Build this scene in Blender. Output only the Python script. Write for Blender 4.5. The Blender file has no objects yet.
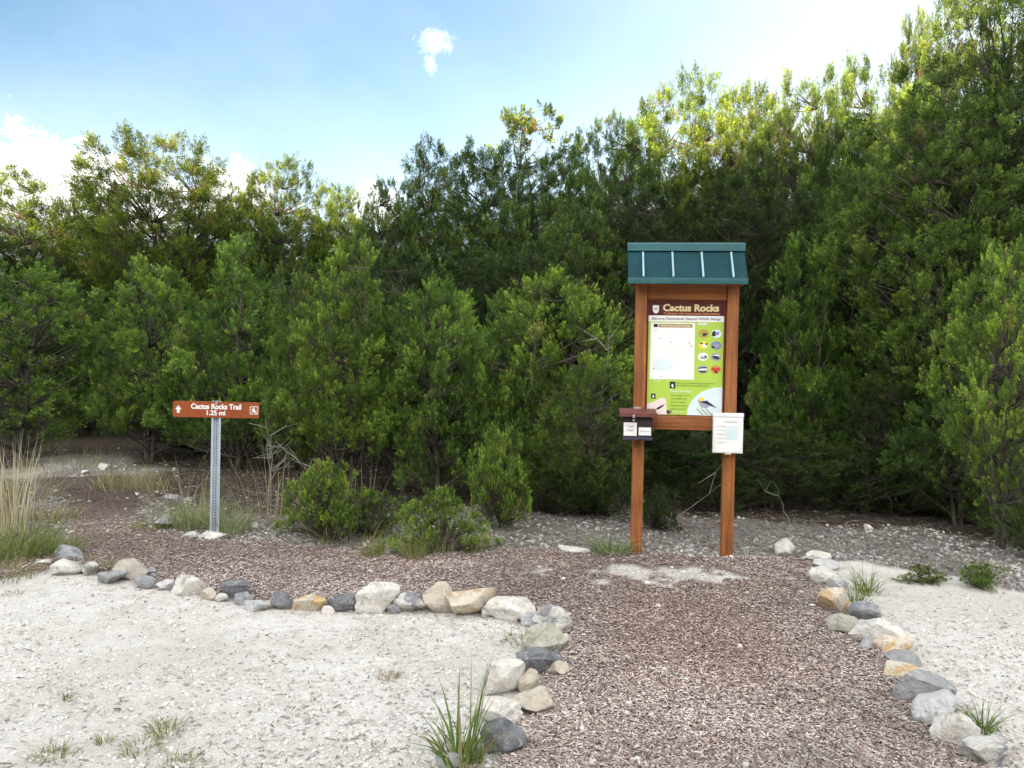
import bpy, bmesh, math, random
import numpy as np
from mathutils import Vector, Matrix, noise as mnoise

R = math.radians
PI = math.pi
C = bpy.context.scene.collection
sc = bpy.context.scene
rng = np.random.default_rng(11)
random.seed(11)

# ------------------------------------------------------------------ camera
F_PX, CAM_H = 780.0, 1.55
cam_d = bpy.data.cameras.new('camera')
cam = bpy.data.objects.new('camera', cam_d)
C.objects.link(cam)
sc.camera = cam
cam_d.sensor_width = 36.0
cam_d.lens = F_PX / 1024 * 36.0
cam_d.clip_start = 0.05
cam_d.clip_end = 3000
M_CAM = Matrix.Translation((0, 0, CAM_H)) @ Matrix.Rotation(R(90 - 1.4), 4, 'X') @ Matrix.Rotation(R(1.0), 4, 'Z')
cam.matrix_world = M_CAM
M3 = M_CAM.to_3x3()


def ray(px, py):
    return (M3 @ Vector(((px - 512) / F_PX, (384 - py) / F_PX, -1.0))).normalized()


def G(px, py):
    """ground point that the photo shows at a pixel"""
    d = ray(px, py)
    t = -CAM_H / d.z
    return Vector((d.x * t, d.y * t, 0))


def HP(px, py, Y):
    d = ray(px, py)
    t = Y / d.y
    return Vector((d.x * t, Y, CAM_H + d.z * t))


# ------------------------------------------------------------------ noise in numpy
def vnoise(x, y, s, seed=0):
    x = np.asarray(x, float) / s
    y = np.asarray(y, float) / s
    xi, yi = np.floor(x).astype(np.int64), np.floor(y).astype(np.int64)
    fx, fy = x - xi, y - yi
    fx, fy = fx * fx * (3 - 2 * fx), fy * fy * (3 - 2 * fy)

    def h(a, b):
        n = (a * 374761393 + b * 668265263 + seed * 974711) & 0xffffffff
        n = ((n ^ (n >> 13)) * 1274126177) & 0xffffffff
        return ((n ^ (n >> 16)) & 0xffff) / 65535.0
    v = (h(xi, yi) * (1 - fx) + h(xi + 1, yi) * fx) * (1 - fy) + (h(xi, yi + 1) * (1 - fx) + h(xi + 1, yi + 1) * fx) * fy
    return v * 2 - 1


def sstep(a, b, x):
    t = np.clip((x - a) / (b - a), 0, 1)
    return t * t * (3 - 2 * t)


# ------------------------------------------------------------------ light
SUN_EL, SUN_AZ = R(12), R(24)                 # the sun stands low behind the photographer, a little to the left
to_sun = Vector((-math.sin(SUN_AZ) * math.cos(SUN_EL), -math.cos(SUN_AZ) * math.cos(SUN_EL), math.sin(SUN_EL)))
sun_d = bpy.data.lights.new('sun', 'SUN')
sun_d.energy = 5.0
sun_d.angle = R(0.5)
sun_d.color = (1.0, 0.72, 0.36)
sun = bpy.data.objects.new('sun', sun_d)
C.objects.link(sun)
sun.rotation_euler = to_sun.to_track_quat('Z', 'Y').to_euler()
sun.location = (0, -20, 40)

world = bpy.data.worlds.new('World')
sc.world = world
world.use_nodes = True
nt = world.node_tree
nt.nodes.clear()


class NB:
    """small node-building helper"""
    def __init__(s, tree):
        s.t = tree

    def n(s, typ, **kw):
        nd = s.t.nodes.new(typ)
        for k, v in kw.items():
            if k.startswith('i_'):
                continue
            setattr(nd, k, v)
        return nd

    def link(s, a, b):
        s.t.links.new(a, b)

    def put(s, sock, v):
        if isinstance(v, bpy.types.NodeSocket):
            s.link(v, sock)
        elif v is not None:
            if isinstance(v, (tuple, list)) and len(v) == 3 and len(sock.default_value) == 4:
                v = (*v, 1)
            sock.default_value = v

    def m(s, op, a, b=None, c=None, clamp=False):
        nd = s.n('ShaderNodeMath', operation=op, use_clamp=clamp)
        for i, v in enumerate((a, b, c)):
            if v is not None:
                s.put(nd.inputs[i], v)
        return nd.outputs[0]

    def ramp(s, fac, stops, interp='LINEAR'):
        nd = s.n('ShaderNodeValToRGB')
        cr = nd.color_ramp
        cr.interpolation = interp
        while len(cr.elements) < len(stops):
            cr.elements.new(0.5)
        for e, (p, c) in zip(cr.elements, stops):
            e.position = p
            e.color = (*c, 1) if len(c) == 3 else c
        s.put(nd.inputs[0], fac)
        return nd.outputs[0]

    def smooth(s, x, a, b, lo=0.0, hi=1.0):
        nd = s.n('ShaderNodeMapRange', interpolation_type='SMOOTHSTEP')
        for i, v in enumerate((x, a, b, lo, hi)):
            s.put(nd.inputs[i], v)
        return nd.outputs[0]

    def mix(s, f, a, b, mode='MIX'):
        nd = s.n('ShaderNodeMix', data_type='RGBA', blend_type=mode)
        s.put(nd.inputs[0], f)
        s.put(nd.inputs[6], a)
        s.put(nd.inputs[7], b)
        return nd.outputs[2]

    def noise(s, vec, scale, detail=4, rough=0.55, dist=0.0):
        nd = s.n('ShaderNodeTexNoise')
        if vec is not None:
            s.link(vec, nd.inputs['Vector'])
        nd.inputs['Scale'].default_value = scale
        nd.inputs['Detail'].default_value = detail
        nd.inputs['Roughness'].default_value = rough
        nd.inputs['Distortion'].default_value = dist
        return nd.outputs[0]


b = NB(nt)
sky = b.n('ShaderNodeTexSky', sky_type='NISHITA', sun_disc=False, sun_elevation=SUN_EL,
          sun_rotation=math.atan2(to_sun.x, to_sun.y) % (2 * PI), air_density=1.0, dust_density=0.6, ozone_density=1.2)
SKY_STRENGTH = 0.06
tc = b.n('ShaderNodeTexCoord')
sep = b.n('ShaderNodeSeparateXYZ')
b.link(tc.outputs['Generated'], sep.inputs[0])
dx, dy, dz = sep.outputs
el = b.m('ARCSINE', dz)
az = b.m('ARCTAN2', dx, dy)
n1 = b.noise(tc.outputs['Generated'], 9.0, 7, 0.6, 0.3)
n2 = b.noise(tc.outputs['Generated'], 2.2, 6, 0.6, 0.4)
n3 = b.noise(tc.outputs['Generated'], 60.0, 6, 0.65)
cloud = None
# cumulus: centre azimuth, elevation, half sizes (radians)
for px, py, wx, wy in ((45, 185, 110, 58), (-60, 185, 120, 66), (235, 195, 52, 38), (370, 205, 38, 30), (150, 205, 60, 40)):
    d = ray(px, py)
    a0, e0 = math.atan2(d.x, d.y), math.asin(d.z)
    u = b.m('DIVIDE', b.m('SUBTRACT', az, a0), wx / F_PX)
    v = b.m('DIVIDE', b.m('SUBTRACT', el, e0), wy / F_PX)
    r = b.m('SQRT', b.m('ADD', b.m('MULTIPLY', u, u), b.m('MULTIPLY', v, v)))
    f = b.m('SUBTRACT', 1.0, r)
    f = b.m('ADD', f, b.m('MULTIPLY', b.m('SUBTRACT', n1, 0.5), 1.1))
    f = b.m('ADD', f, b.m('MULTIPLY', b.m('SUBTRACT', n3, 0.5), 1.5))
    cloud = f if cloud is None else b.m('MAXIMUM', cloud, f)
cum = b.smooth(cloud, 0.10, 0.60)
# one small ragged puff high up
puff = None
for px, py, wx, wy in ((436, 42, 24, 17), (430, 64, 9, 13)):
    d = ray(px, py)
    a0, e0 = math.atan2(d.x, d.y), math.asin(d.z)
    u = b.m('DIVIDE', b.m('SUBTRACT', az, a0), wx / F_PX)
    v = b.m('DIVIDE', b.m('SUBTRACT', el, e0), wy / F_PX)
    f = b.m('SUBTRACT', 1.0, b.m('SQRT', b.m('ADD', b.m('MULTIPLY', u, u), b.m('MULTIPLY', v, v))))
    puff = f if puff is None else b.m('MAXIMUM', puff, f)
n4 = b.noise(tc.outputs['Generated'], 95.0, 7, 0.7, 0.6)
puff = b.m('ADD', puff, b.m('MULTIPLY', b.m('SUBTRACT', n4, 0.5), b.smooth(puff, -0.6, 0.1, 0.0, 2.0)))
cum = b.m('MAXIMUM', cum, b.smooth(puff, -0.1, 1.75, 0.0, 1.0))
# thin high veil, denser low and towards the right; unseen broken cloud added overhead and behind as neutral fill
veil = b.m('ADD', b.smooth(az, -0.30, 0.80, 0.02, 0.50), b.smooth(el, 0.03, 0.40, 0.36, 0.0))
veil = b.m('ADD', veil, b.m('MULTIPLY', b.m('SUBTRACT', n2, 0.5), 0.35), clamp=True)
deck = b.m('MULTIPLY', b.smooth(n2, 0.40, 0.58), b.smooth(el, 0.62, 0.95))
back = b.m('MULTIPLY', b.smooth(n2, 0.36, 0.56), b.smooth(dy, 0.25, -0.25))
fac = b.m('MAXIMUM', cum, b.m('MAXIMUM', veil, b.m('MAXIMUM', deck, back)), clamp=True)
CLOUD = 9.0
hs = b.n('ShaderNodeHueSaturation')
hs.inputs['Saturation'].default_value = 1.15
hs.inputs['Value'].default_value = 1.1
b.link(sky.outputs[0], hs.inputs['Color'])
ccol = b.mix(b.smooth(el, 0.1, 0.7), (1.0 * CLOUD, 0.985 * CLOUD, 0.96 * CLOUD), (0.97 * CLOUD, 0.965 * CLOUD, 0.95 * CLOUD))
ccol = b.mix(b.smooth(dy, 0.1, -0.4), ccol, (1.75 * CLOUD, 1.72 * CLOUD, 1.68 * CLOUD))   # added rear clouds brightened to light kiosk and foliage fronts
skyc = b.mix(fac, hs.outputs[0], ccol)
bg = b.n('ShaderNodeBackground')
bg.inputs[1].default_value = SKY_STRENGTH
b.link(skyc, bg.inputs[0])
out = b.n('ShaderNodeOutputWorld')
b.link(bg.outputs[0], out.inputs[0])

sc.view_settings.view_transform = 'Standard'
sc.view_settings.look = 'None'
sc.view_settings.gamma = 1
sc.view_settings.exposure = 2.05
sc.cycles.use_denoising = True
sc.cycles.max_bounces = 6
sc.cycles.diffuse_bounces = 3
sc.cycles.glossy_bounces = 2
sc.cycles.transmission_bounces = 4
sc.cycles.use_adaptive_sampling = True
sc.cycles.adaptive_threshold = 0.02


# ------------------------------------------------------------------ materials
def mat(name, col=None, rough=0.7, spec=0.3, metal=0.0):
    m = bpy.data.materials.new(name)
    m.use_nodes = True
    nb = NB(m.node_tree)
    p = m.node_tree.nodes['Principled BSDF']
    p.inputs['Roughness'].default_value = rough
    p.inputs['Specular IOR Level'].default_value = spec
    p.inputs['Metallic'].default_value = metal
    if col is not None:
        p.inputs['Base Color'].default_value = (*col, 1)
    return m, nb, p


def bump(nb, p, h, strength, dist):
    bn = nb.n('ShaderNodeBump')
    bn.inputs['Strength'].default_value = strength
    bn.inputs['Distance'].default_value = dist
    nb.link(h, bn.inputs['Height'])
    nb.link(bn.outputs[0], p.inputs['Normal'])


def worn(name, col, rough=0.6, var=0.25, scale=6.0, metal=0.0, spec=0.3, bumpd=0.0, grime=(0.2, 0.18, 0.15), grime_amt=0.25):
    """plain paint, plastic or metal with uneven tone and a little dirt"""
    m, nb, p = mat(name, None, rough, spec, metal)
    t = nb.n('ShaderNodeTexCoord').outputs['Object']
    n = nb.noise(t, scale, 5, 0.6)
    n_2 = nb.noise(t, scale * 5, 4, 0.65)
    lo = tuple(c * (1 - var) for c in col)
    hi = tuple(min(1, c * (1 + var)) for c in col)
    c = nb.ramp(n, [(0.3, lo), (0.7, hi)])
    c = nb.mix(nb.smooth(n_2, 0.52, 0.8, 0, grime_amt), c, grime)
    nb.link(c, p.inputs['Base Color'])
    nb.link(nb.smooth(n_2, 0.2, 0.8, rough - 0.1, min(1, rough + 0.12)), p.inputs['Roughness'])
    if bumpd:
        bump(nb, p, n_2, 0.4, bumpd)
    return m


def wood_mat(name, dark, light, along=2):
    m, nb, p = mat(name, None, 0.62, 0.3)
    t = nb.n('ShaderNodeTexCoord').outputs['Object']
    mp = nb.n('ShaderNodeMapping')
    s = [26.0, 26.0, 26.0]
    s[along] = 1.3
    mp.inputs['Scale'].default_value = s
    nb.link(t, mp.inputs[0])
    n = nb.noise(mp.outputs[0], 1.0, 6, 0.65, 0.6)
    k = nb.noise(t, 3.0, 3, 0.5)
    c = nb.ramp(n, [(0.28, dark), (0.5, tuple((a + c2) / 2 for a, c2 in zip(dark, light))), (0.72, light)])
    c = nb.mix(nb.smooth(k, 0.4, 0.75, 0, 0.45), c, tuple(x * 0.55 for x in dark))
    # knots
    vo = nb.n('ShaderNodeTexVoronoi')
    mp2 = nb.n('ShaderNodeMapping')
    s2 = [9.0, 9.0, 9.0]
    s2[along] = 3.2
    mp2.inputs['Scale'].default_value = s2
    nb.link(t, mp2.inputs[0])
    nb.link(mp2.outputs[0], vo.inputs['Vector'])
    c = nb.mix(nb.smooth(vo.outputs['Distance'], 0.16, 0.05, 0, 0.75), c, tuple(x * 0.3 for x in dark))
    nb.link(c, p.inputs['Base Color'])
    bump(nb, p, n, 0.35, 0.003)
    return m


def attr_mat(name, rough=0.85, spec=0.2, translucent=0.0):
    """colour of each small piece comes from its own stored colour"""
    m, nb, p = mat(name, None, rough, spec)
    a = nb.n('ShaderNodeAttribute', attribute_name='col')
    nb.link(a.outputs['Color'], p.inputs['Base Color'])
    return m


def foliage_mat(name, trans=0.3):
    m, nb, p = mat(name, None, 0.55, 0.25)
    a = nb.n('ShaderNodeAttribute', attribute_name='col')
    oi = nb.n('ShaderNodeObjectInfo')
    c = nb.mix(1.0, a.outputs['Color'], oi.outputs['Color'], 'MULTIPLY')
    nb.link(c, p.inputs['Base Color'])
    tr = nb.n('ShaderNodeBsdfTranslucent')
    nb.link(nb.mix(1.0, c, (1.1, 1.15, 0.6), 'MULTIPLY'), tr.inputs[0])
    mx = nb.n('ShaderNodeMixShader')
    mx.inputs[0].default_value = trans
    nb.link(p.outputs[0], mx.inputs[1])
    nb.link(tr.outputs[0], mx.inputs[2])
    nb.link(mx.outputs[0], m.node_tree.nodes['Material Output'].inputs[0])
    return m


M_FOL = foliage_mat('juniper_needles', 0.16)
M_GRASS = foliage_mat('grass_blades', 0.3)
M_CHIP = attr_mat('wood_chip', 0.9, 0.1)
M_PEB = attr_mat('pebble', 0.85, 0.2)
M_TWIG = attr_mat('twig', 0.9, 0.1)


def bark_mat():
    m, nb, p = mat('juniper_bark', None, 0.9, 0.1)
    t = nb.n('ShaderNodeTexCoord').outputs['Object']
    mp = nb.n('ShaderNodeMapping')
    mp.inputs['Scale'].default_value = (14, 14, 2.5)
    nb.link(t, mp.inputs[0])
    n = nb.noise(mp.outputs[0], 1.5, 6, 0.65)
    nb.link(nb.ramp(n, [(0.3, (0.035, 0.029, 0.024)), (0.55, (0.095, 0.082, 0.07)), (0.75, (0.21, 0.195, 0.175))]), p.inputs['Base Color'])
    bump(nb, p, n, 0.7, 0.012)
    return m


M_BARK = bark_mat()


# ------------------------------------------------------------------ mesh helpers
def np_mesh(name, verts, faces, mats=(), col=None, smooth=False, mi=None):
    """verts (n,3); faces (m,k) all with the same corner count"""
    me = bpy.data.meshes.new(name)
    verts = np.ascontiguousarray(verts, np.float32)
    faces = np.ascontiguousarray(faces, np.int32)
    me.vertices.add(len(verts))
    me.vertices.foreach_set('co', verts.ravel())
    k = faces.shape[1]
    me.loops.add(faces.size)
    me.loops.foreach_set('vertex_index', faces.ravel())
    me.polygons.add(len(faces))
    me.polygons.foreach_set('loop_start', np.arange(0, faces.size, k, dtype=np.int32))
    for mm in mats:
        me.materials.append(mm)
    if mi is not None:
        me.polygons.foreach_set('material_index', np.asarray(mi, np.int32))
    me.update(calc_edges=True)
    me.polygons.foreach_set('use_smooth', np.full(len(faces), bool(smooth)))
    if col is not None:
        at = me.color_attributes.new('col', 'FLOAT_COLOR', 'POINT')
        c4 = np.ones((len(verts), 4), np.float32)
        c4[:, :3] = col
        at.data.foreach_set('color', c4.ravel())
    me.update()
    return me


def link(name, me, parent=None):
    o = bpy.data.objects.new(name, me)
    C.objects.link(o)
    if parent:
        o.parent = parent
    return o


def tag(o, label=None, cat=None, group=None, kind=None):
    if label:
        o['label'] = label
    if cat:
        o['category'] = cat
    if group:
        o['group'] = group
    if kind:
        o['kind'] = kind
    return o


def thing(name, loc, rz, label, cat, group=None):
    o = bpy.data.objects.new(name, None)
    o.empty_display_size = 0.2
    C.objects.link(o)
    o.location = loc
    o.rotation_euler = (0, 0, rz)
    return tag(o, label, cat, group)


def rotmats(yaw, pitch, roll):
    cy, sy, cp, sp, cr, sr = np.cos(yaw), np.sin(yaw), np.cos(pitch), np.sin(pitch), np.cos(roll), np.sin(roll)
    z = np.zeros_like(cy)
    o = np.ones_like(cy)
    Rz = np.stack([np.stack([cy, -sy, z], -1), np.stack([sy, cy, z], -1), np.stack([z, z, o], -1)], -2)
    Ry = np.stack([np.stack([cp, z, sp], -1), np.stack([z, o, z], -1), np.stack([-sp, z, cp], -1)], -2)
    Rx = np.stack([np.stack([o, z, z], -1), np.stack([z, cr, -sr], -1), np.stack([z, sr, cr], -1)], -2)
    return Rz @ Ry @ Rx


def scatter(name, tv, tf, pos, rot, scl, cols, material, smooth=False):
    """one mesh of many small pieces (ground stuff)"""
    n = len(pos)
    v = tv[None] * scl[:, None, :]
    v = np.einsum('nij,nkj->nki', rot, v) + pos[:, None, :]
    f = tf[None] + (np.arange(n) * len(tv))[:, None, None]
    c = np.repeat(cols, len(tv), 0)
    return np_mesh(name, v.reshape(-1, 3), f.reshape(-1, tf.shape[1]), [material], c, smooth)


def box_bm(bm, x0, x1, y0, y1, z0, z1, bev=0.0):
    vs = [bm.verts.new((x, y, z)) for x in (x0, x1) for y in (y0, y1) for z in (z0, z1)]
    fs = [bm.faces.new([vs[i] for i in q]) for q in ((0, 1, 3, 2), (4, 6, 7, 5), (0, 4, 5, 1), (2, 3, 7, 6), (0, 2, 6, 4), (1, 5, 7, 3))]
    if bev:
        es = {e for f in fs for e in f.edges}
        bmesh.ops.bevel(bm, geom=list(es), offset=bev, segments=2, profile=0.6, affect='EDGES')


def bm_obj(name, bm, mats, parent=None, smooth=False):
    bmesh.ops.recalc_face_normals(bm, faces=bm.faces)
    me = bpy.data.meshes.new(name)
    bm.to_mesh(me)
    bm.free()
    for m_ in (mats if isinstance(mats, (list, tuple)) else [mats]):
        me.materials.append(m_)
    if smooth:
        for p in me.polygons:
            p.use_smooth = True
        me.set_sharp_from_angle(angle=R(40))
    return link(name, me, parent)


def box(name, x0, x1, y0, y1, z0, z1, m, parent=None, bev=0.003):
    bm = bmesh.new()
    box_bm(bm, x0, x1, y0, y1, z0, z1, bev)
    return bm_obj(name, bm, m, parent, smooth=bev > 0)


def tube_arrays(pts, rads, sides=5):
    pts = np.asarray(pts, float)
    n = len(pts)
    t = np.gradient(pts, axis=0)
    t /= np.linalg.norm(t, axis=1, keepdims=True) + 1e-9
    ref = np.where(np.abs(t[:, 2:3]) < 0.9, np.array([[0, 0, 1.0]]), np.array([[1.0, 0, 0]]))
    u = np.cross(t, ref)
    u /= np.linalg.norm(u, axis=1, keepdims=True) + 1e-9
    w = np.cross(t, u)
    a = np.arange(sides) / sides * 2 * PI
    v = pts[:, None] + np.asarray(rads)[:, None, None] * (u[:, None] * np.cos(a)[None, :, None] + w[:, None] * np.sin(a)[None, :, None])
    i = np.arange(n - 1)[:, None] * sides
    j = np.arange(sides)[None]
    f = np.stack([i + j, i + (j + 1) % sides, i + sides + (j + 1) % sides, i + sides + j], -1).reshape(-1, 4)
    return v.reshape(-1, 3), f


class Acc:
    def __init__(s):
        s.v, s.f, s.n = [], [], 0

    def add(s, v, f):
        s.v.append(v)
        s.f.append(f + s.n)
        s.n += len(v)

    def tube(s, pts, rads, sides=5):
        s.add(*tube_arrays(pts, rads, sides))

    def arrays(s):
        return np.concatenate(s.v), np.concatenate(s.f)


# ------------------------------------------------------------------ ground
def wpoly(pix, extra=()):
    return np.array([tuple(G(*p).xy) for p in pix] + list(extra))


LEFT_EDGE = [(-60, 580), (0, 577), (60, 569), (126, 577), (200, 594), (307, 606), (409, 608), (480, 613), (532, 628), (548, 652), (536, 695), (508, 745)]
RIGHT_EDGE = [(822, 560), (832, 585), (852, 622), (885, 645), (915, 690), (950, 735), (990, 780)]
p_l = wpoly(LEFT_EDGE)
p_r = wpoly(RIGHT_EDGE)
SAND_A = np.vstack([[(-14, 5.6)], p_l, [(-0.25, 2.3), (-0.5, 1.0), (-1.2, -6), (-14, -8)]])
SAND_B = np.vstack([p_r, [(1.75, 2.2), (1.6, 1.0), (1.5, -6), (16, -8), (16, 5.0)], wpoly([(1150, 602), (1024, 590), (940, 574), (860, 560)])])
PATH_TOP = [(812, 558), (730, 557), (640, 553), (540, 551), (430, 556), (330, 549), (225, 543), (160, 533), (138, 512), (140, 490), (118, 477)]
PATH_BOT = [(42, 479), (56, 488), (66, 502), (78, 520), (70, 540), (40, 556), (-60, 560)]
PATH = np.vstack([wpoly(PATH_TOP), wpoly(PATH_BOT), [(-14, 6.0)], SAND_A[1:-2], [(0.0, -6), (1.4, -6)], SAND_B[:len(p_r) + 3][::-1]])
GRAVEL = np.vstack([wpoly([(-100, 560), (40, 545), (60, 520), (30, 470), (120, 452), (145, 470), (150, 500), (200, 522), (260, 520), (400, 520), (480, 505), (560, 505), (640, 516), (720, 522), (800, 528), (900, 531), (1024, 545), (1200, 560), (1200, 640), (820, 600), (640, 570), (400, 570), (150, 548)])])


def sdist(poly, x, y):
    """signed distance to a polygon, positive inside"""
    d = np.full(x.shape, 1e9)
    ins = np.zeros(x.shape, bool)
    n = len(poly)
    for i in range(n):
        ax, ay = poly[i]
        bx, by = poly[(i + 1) % n]
        ex, ey = bx - ax, by - ay
        t = np.clip(((x - ax) * ex + (y - ay) * ey) / (ex * ex + ey * ey + 1e-12), 0, 1)
        d = np.minimum(d, (x - ax - t * ex) ** 2 + (y - ay - t * ey) ** 2)
        c = ((ay > y) != (by > y))
        with np.errstate(divide='ignore', invalid='ignore'):
            xi = ax + (y - ay) * ex / (ey if abs(ey) > 1e-12 else 1e-12)
        ins ^= c & (x < xi)
    d = np.sqrt(d)
    return np.where(ins, d, -d)


BARE = G(674, 576)
OPENING = wpoly([(20, 478), (70, 472), (128, 474), (150, 464), (110, 455), (20, 458)])
TAN_S = math.tan(SUN_EL) / math.cos(SUN_AZ)
CREST_Y = -50.0
CREST = 3.4 + (20 - CREST_Y) * TAN_S         # unseen ridge added behind camera to shade the clearing, leaving far tree tops sunlit


def height(x, y):
    x = np.asarray(x, float)
    y = np.asarray(y, float)
    near = np.exp(-((y - 5) / 14) ** 2)
    z = 0.018 * vnoise(x, y, 1.3, 1) + 0.007 * vnoise(x, y, 0.34, 2) + 0.0035 * vnoise(x, y, 0.12, 3)
    z = z * near + 0.12 * (1 - near) * vnoise(x, y, 7.0, 4)
    z = z + sstep(13, 40, y) * 0.35 * (1 + vnoise(x, y, 12, 5))
    shade_hill = sstep(-18, CREST_Y, y) * (CREST + 1.1 * vnoise(x, y, 9, 6) + 0.5 * vnoise(x, y, 3, 7))
    return z + shade_hill


def h1(x, y):
    return float(height(np.array([x]), np.array([y]))[0])


def zones(x, y):
    j = 0.10 * vnoise(x, y, 0.5, 21) + 0.06 * vnoise(x, y, 0.17, 22)
    sa = np.maximum(sdist(SAND_A, x, y), sdist(SAND_B, x, y)) + j * 0.6
    pa = sdist(PATH, x, y) + j
    gr = sdist(GRAVEL, x, y) + j * 2.2
    sand = sstep(-0.06, 0.06, sa)
    bp = 1 - np.sqrt(((x - BARE.x) / 0.80) ** 2 + ((y - BARE.y) / 0.27) ** 2) + 0.7 * vnoise(x, y, 0.22, 51) + 0.4 * vnoise(x, y, 0.08, 53)
    sand = np.maximum(sand, 0.9 * sstep(0.05, 0.45, bp))
    sand = np.maximum(sand, 0.55 * sstep(-0.3, 0.4, sdist(OPENING, x, y) + 0.5 * vnoise(x, y, 0.5, 54)))
    mul = sstep(-0.10, 0.08, pa) * (1 - sand)
    gra = sstep(-0.35, 0.15, gr) * (1 - sand) * (1 - mul)
    return sand, mul, gra


def axis(*segs):
    out_ = []
    for a, bb, s in segs:
        out_ += list(np.arange(a, bb - 1e-6, s))
    return np.array(out_ + [segs[-1][1]])


gx = axis((-420, -60, 40), (-60, -16, 4), (-16, -7.5, 0.4), (-7.5, 6.5, 0.05), (6.5, 16, 0.4), (16, 60, 4), (60, 420, 40))
gy = axis((-300, -80, 30), (-80, -16, 2), (-16, 1.5, 0.4), (1.5, 9.5, 0.05), (9.5, 16, 0.15), (16, 40, 1), (40, 100, 6), (100, 900, 80))
XX, YY = np.meshgrid(gx, gy, indexing='ij')
ZZ = height(XX, YY)
zs, zm, zg = zones(XX, YY)
ZZ = ZZ + 0.012 * zm
VV = np.stack([XX, YY, ZZ], -1).reshape(-1, 3)
CC = np.stack([zs, zm, zg], -1).reshape(-1, 3)
nxx, nyy = XX.shape
ii = (np.arange(nxx - 1)[:, None] * nyy + np.arange(nyy - 1)[None]).ravel()
FF = np.stack([ii, ii + nyy, ii + nyy + 1, ii + 1], -1)
fc = CC[FF].mean(1)
fy = VV[FF][:, :, 1].mean(1)
fx_ = VV[FF][:, :, 0].mean(1)
cls = np.zeros(len(FF), int)
rest = 1 - fc.sum(1)
near_bare = (np.abs(fx_ - BARE.x) < 1.0) & (np.abs(fy - BARE.y) < 0.55)
cls[(fc[:, 0] > 0.5) & (fx_ < 0.6)] = 1
cls[(fc[:, 0] > 0.5) & (fx_ >= 0.6)] = 2
cls[(fc[:, 1] > 0.5)] = 3
cls[near_bare & (cls == 2) & (fx_ < BARE.x + 0.9)] = 3
cls[fy < -16] = 4


def ground_mat():
    m, nb, p = mat('ground_mix', None, 0.95, 0.1)
    t = nb.n('ShaderNodeNewGeometry').outputs['Position']
    a = nb.n('ShaderNodeAttribute', attribute_name='col')
    s = nb.n('ShaderNodeSeparateColor')
    nb.link(a.outputs['Color'], s.inputs[0])
    big = nb.noise(t, 0.9, 5, 0.6)
    mid = nb.noise(t, 7.0, 6, 0.65)
    fine = nb.noise(t, 60.0, 4, 0.7)
    grit = nb.noise(t, 240.0, 2, 0.6)
    # crushed pale caliche
    sand = nb.ramp(mid, [(0.25, (0.50, 0.485, 0.455)), (0.45, (0.73, 0.702, 0.655)), (0.75, (0.84, 0.825, 0.79))])
    sand = nb.mix(nb.smooth(big, 0.42, 0.62, 0, 0.6), sand, (0.60, 0.565, 0.50))
    lump = nb.noise(t, 22.0, 5, 0.7)
    sand = nb.mix(nb.smooth(lump, 0.50, 0.68, 0, 0.38), sand, (0.46, 0.445, 0.42))
    sand = nb.mix(nb.smooth(fine, 0.56, 0.72, 0, 0.6), sand, (0.34, 0.33, 0.315))
    sand = nb.mix(nb.smooth(grit, 0.62, 0.75, 0, 0.4), sand, (0.26, 0.25, 0.24))
    mul = nb.ramp(fine, [(0.3, (0.08, 0.057, 0.05)), (0.5, (0.18, 0.134, 0.118)), (0.72, (0.32, 0.255, 0.23))])
    mul = nb.mix(nb.smooth(mid, 0.5, 0.75, 0, 0.5), mul, (0.13, 0.095, 0.08))
    gra = nb.ramp(fine, [(0.34, (0.07, 0.06, 0.052)), (0.5, (0.22, 0.195, 0.175)), (0.64, (0.50, 0.48, 0.45))])
    gra = nb.mix(nb.smooth(mid, 0.42, 0.60, 0, 0.75), gra, (0.12, 0.095, 0.08))
    gra = nb.mix(nb.smooth(grit, 0.55, 0.7, 0, 0.5), gra, (0.45, 0.43, 0.40))
    lit = nb.ramp(fine, [(0.3, (0.025, 0.02, 0.016)), (0.55, (0.075, 0.058, 0.044)), (0.75, (0.17, 0.145, 0.12))])
    c = nb.mix(s.outputs[2], lit, gra)
    c = nb.mix(s.outputs[1], c, mul)
    c = nb.mix(s.outputs[0], c, sand)
    nb.link(c, p.inputs['Base Color'])
    hgt = nb.m('ADD', nb.m('ADD', nb.m('MULTIPLY', mid, 0.7), nb.m('MULTIPLY', lump, 0.8)), nb.m('ADD', nb.m('MULTIPLY', fine, 0.5), nb.m('MULTIPLY', grit, 0.2)))
    bump(nb, p, hgt, 0.9, 0.03)
    return m


M_GROUND = ground_mat()
for k, nm in enumerate(('ground', 'sand_clearing', 'sand_clearing', 'mulch_path', 'shade_hill')):
    fs = FF[cls == k]
    idx, inv = np.unique(fs, return_inverse=True)
    o = link(nm, np_mesh(nm, VV[idx], inv.reshape(fs.shape), [M_GROUND], CC[idx], True))
    tag(o, kind='structure')


def gz(x, y):
    s_, m_, g_ = zones(x, y)
    return height(x, y) + 0.012 * m_


# ---- wood chips (cannot be counted)
def sample_area(n, xr, yr, power=1.0):
    u = rng.random(n)
    y = yr[0] * (yr[1] / yr[0]) ** (u ** power)
    x = xr[0] + (xr[1] - xr[0]) * rng.random(n)
    return x, y


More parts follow.
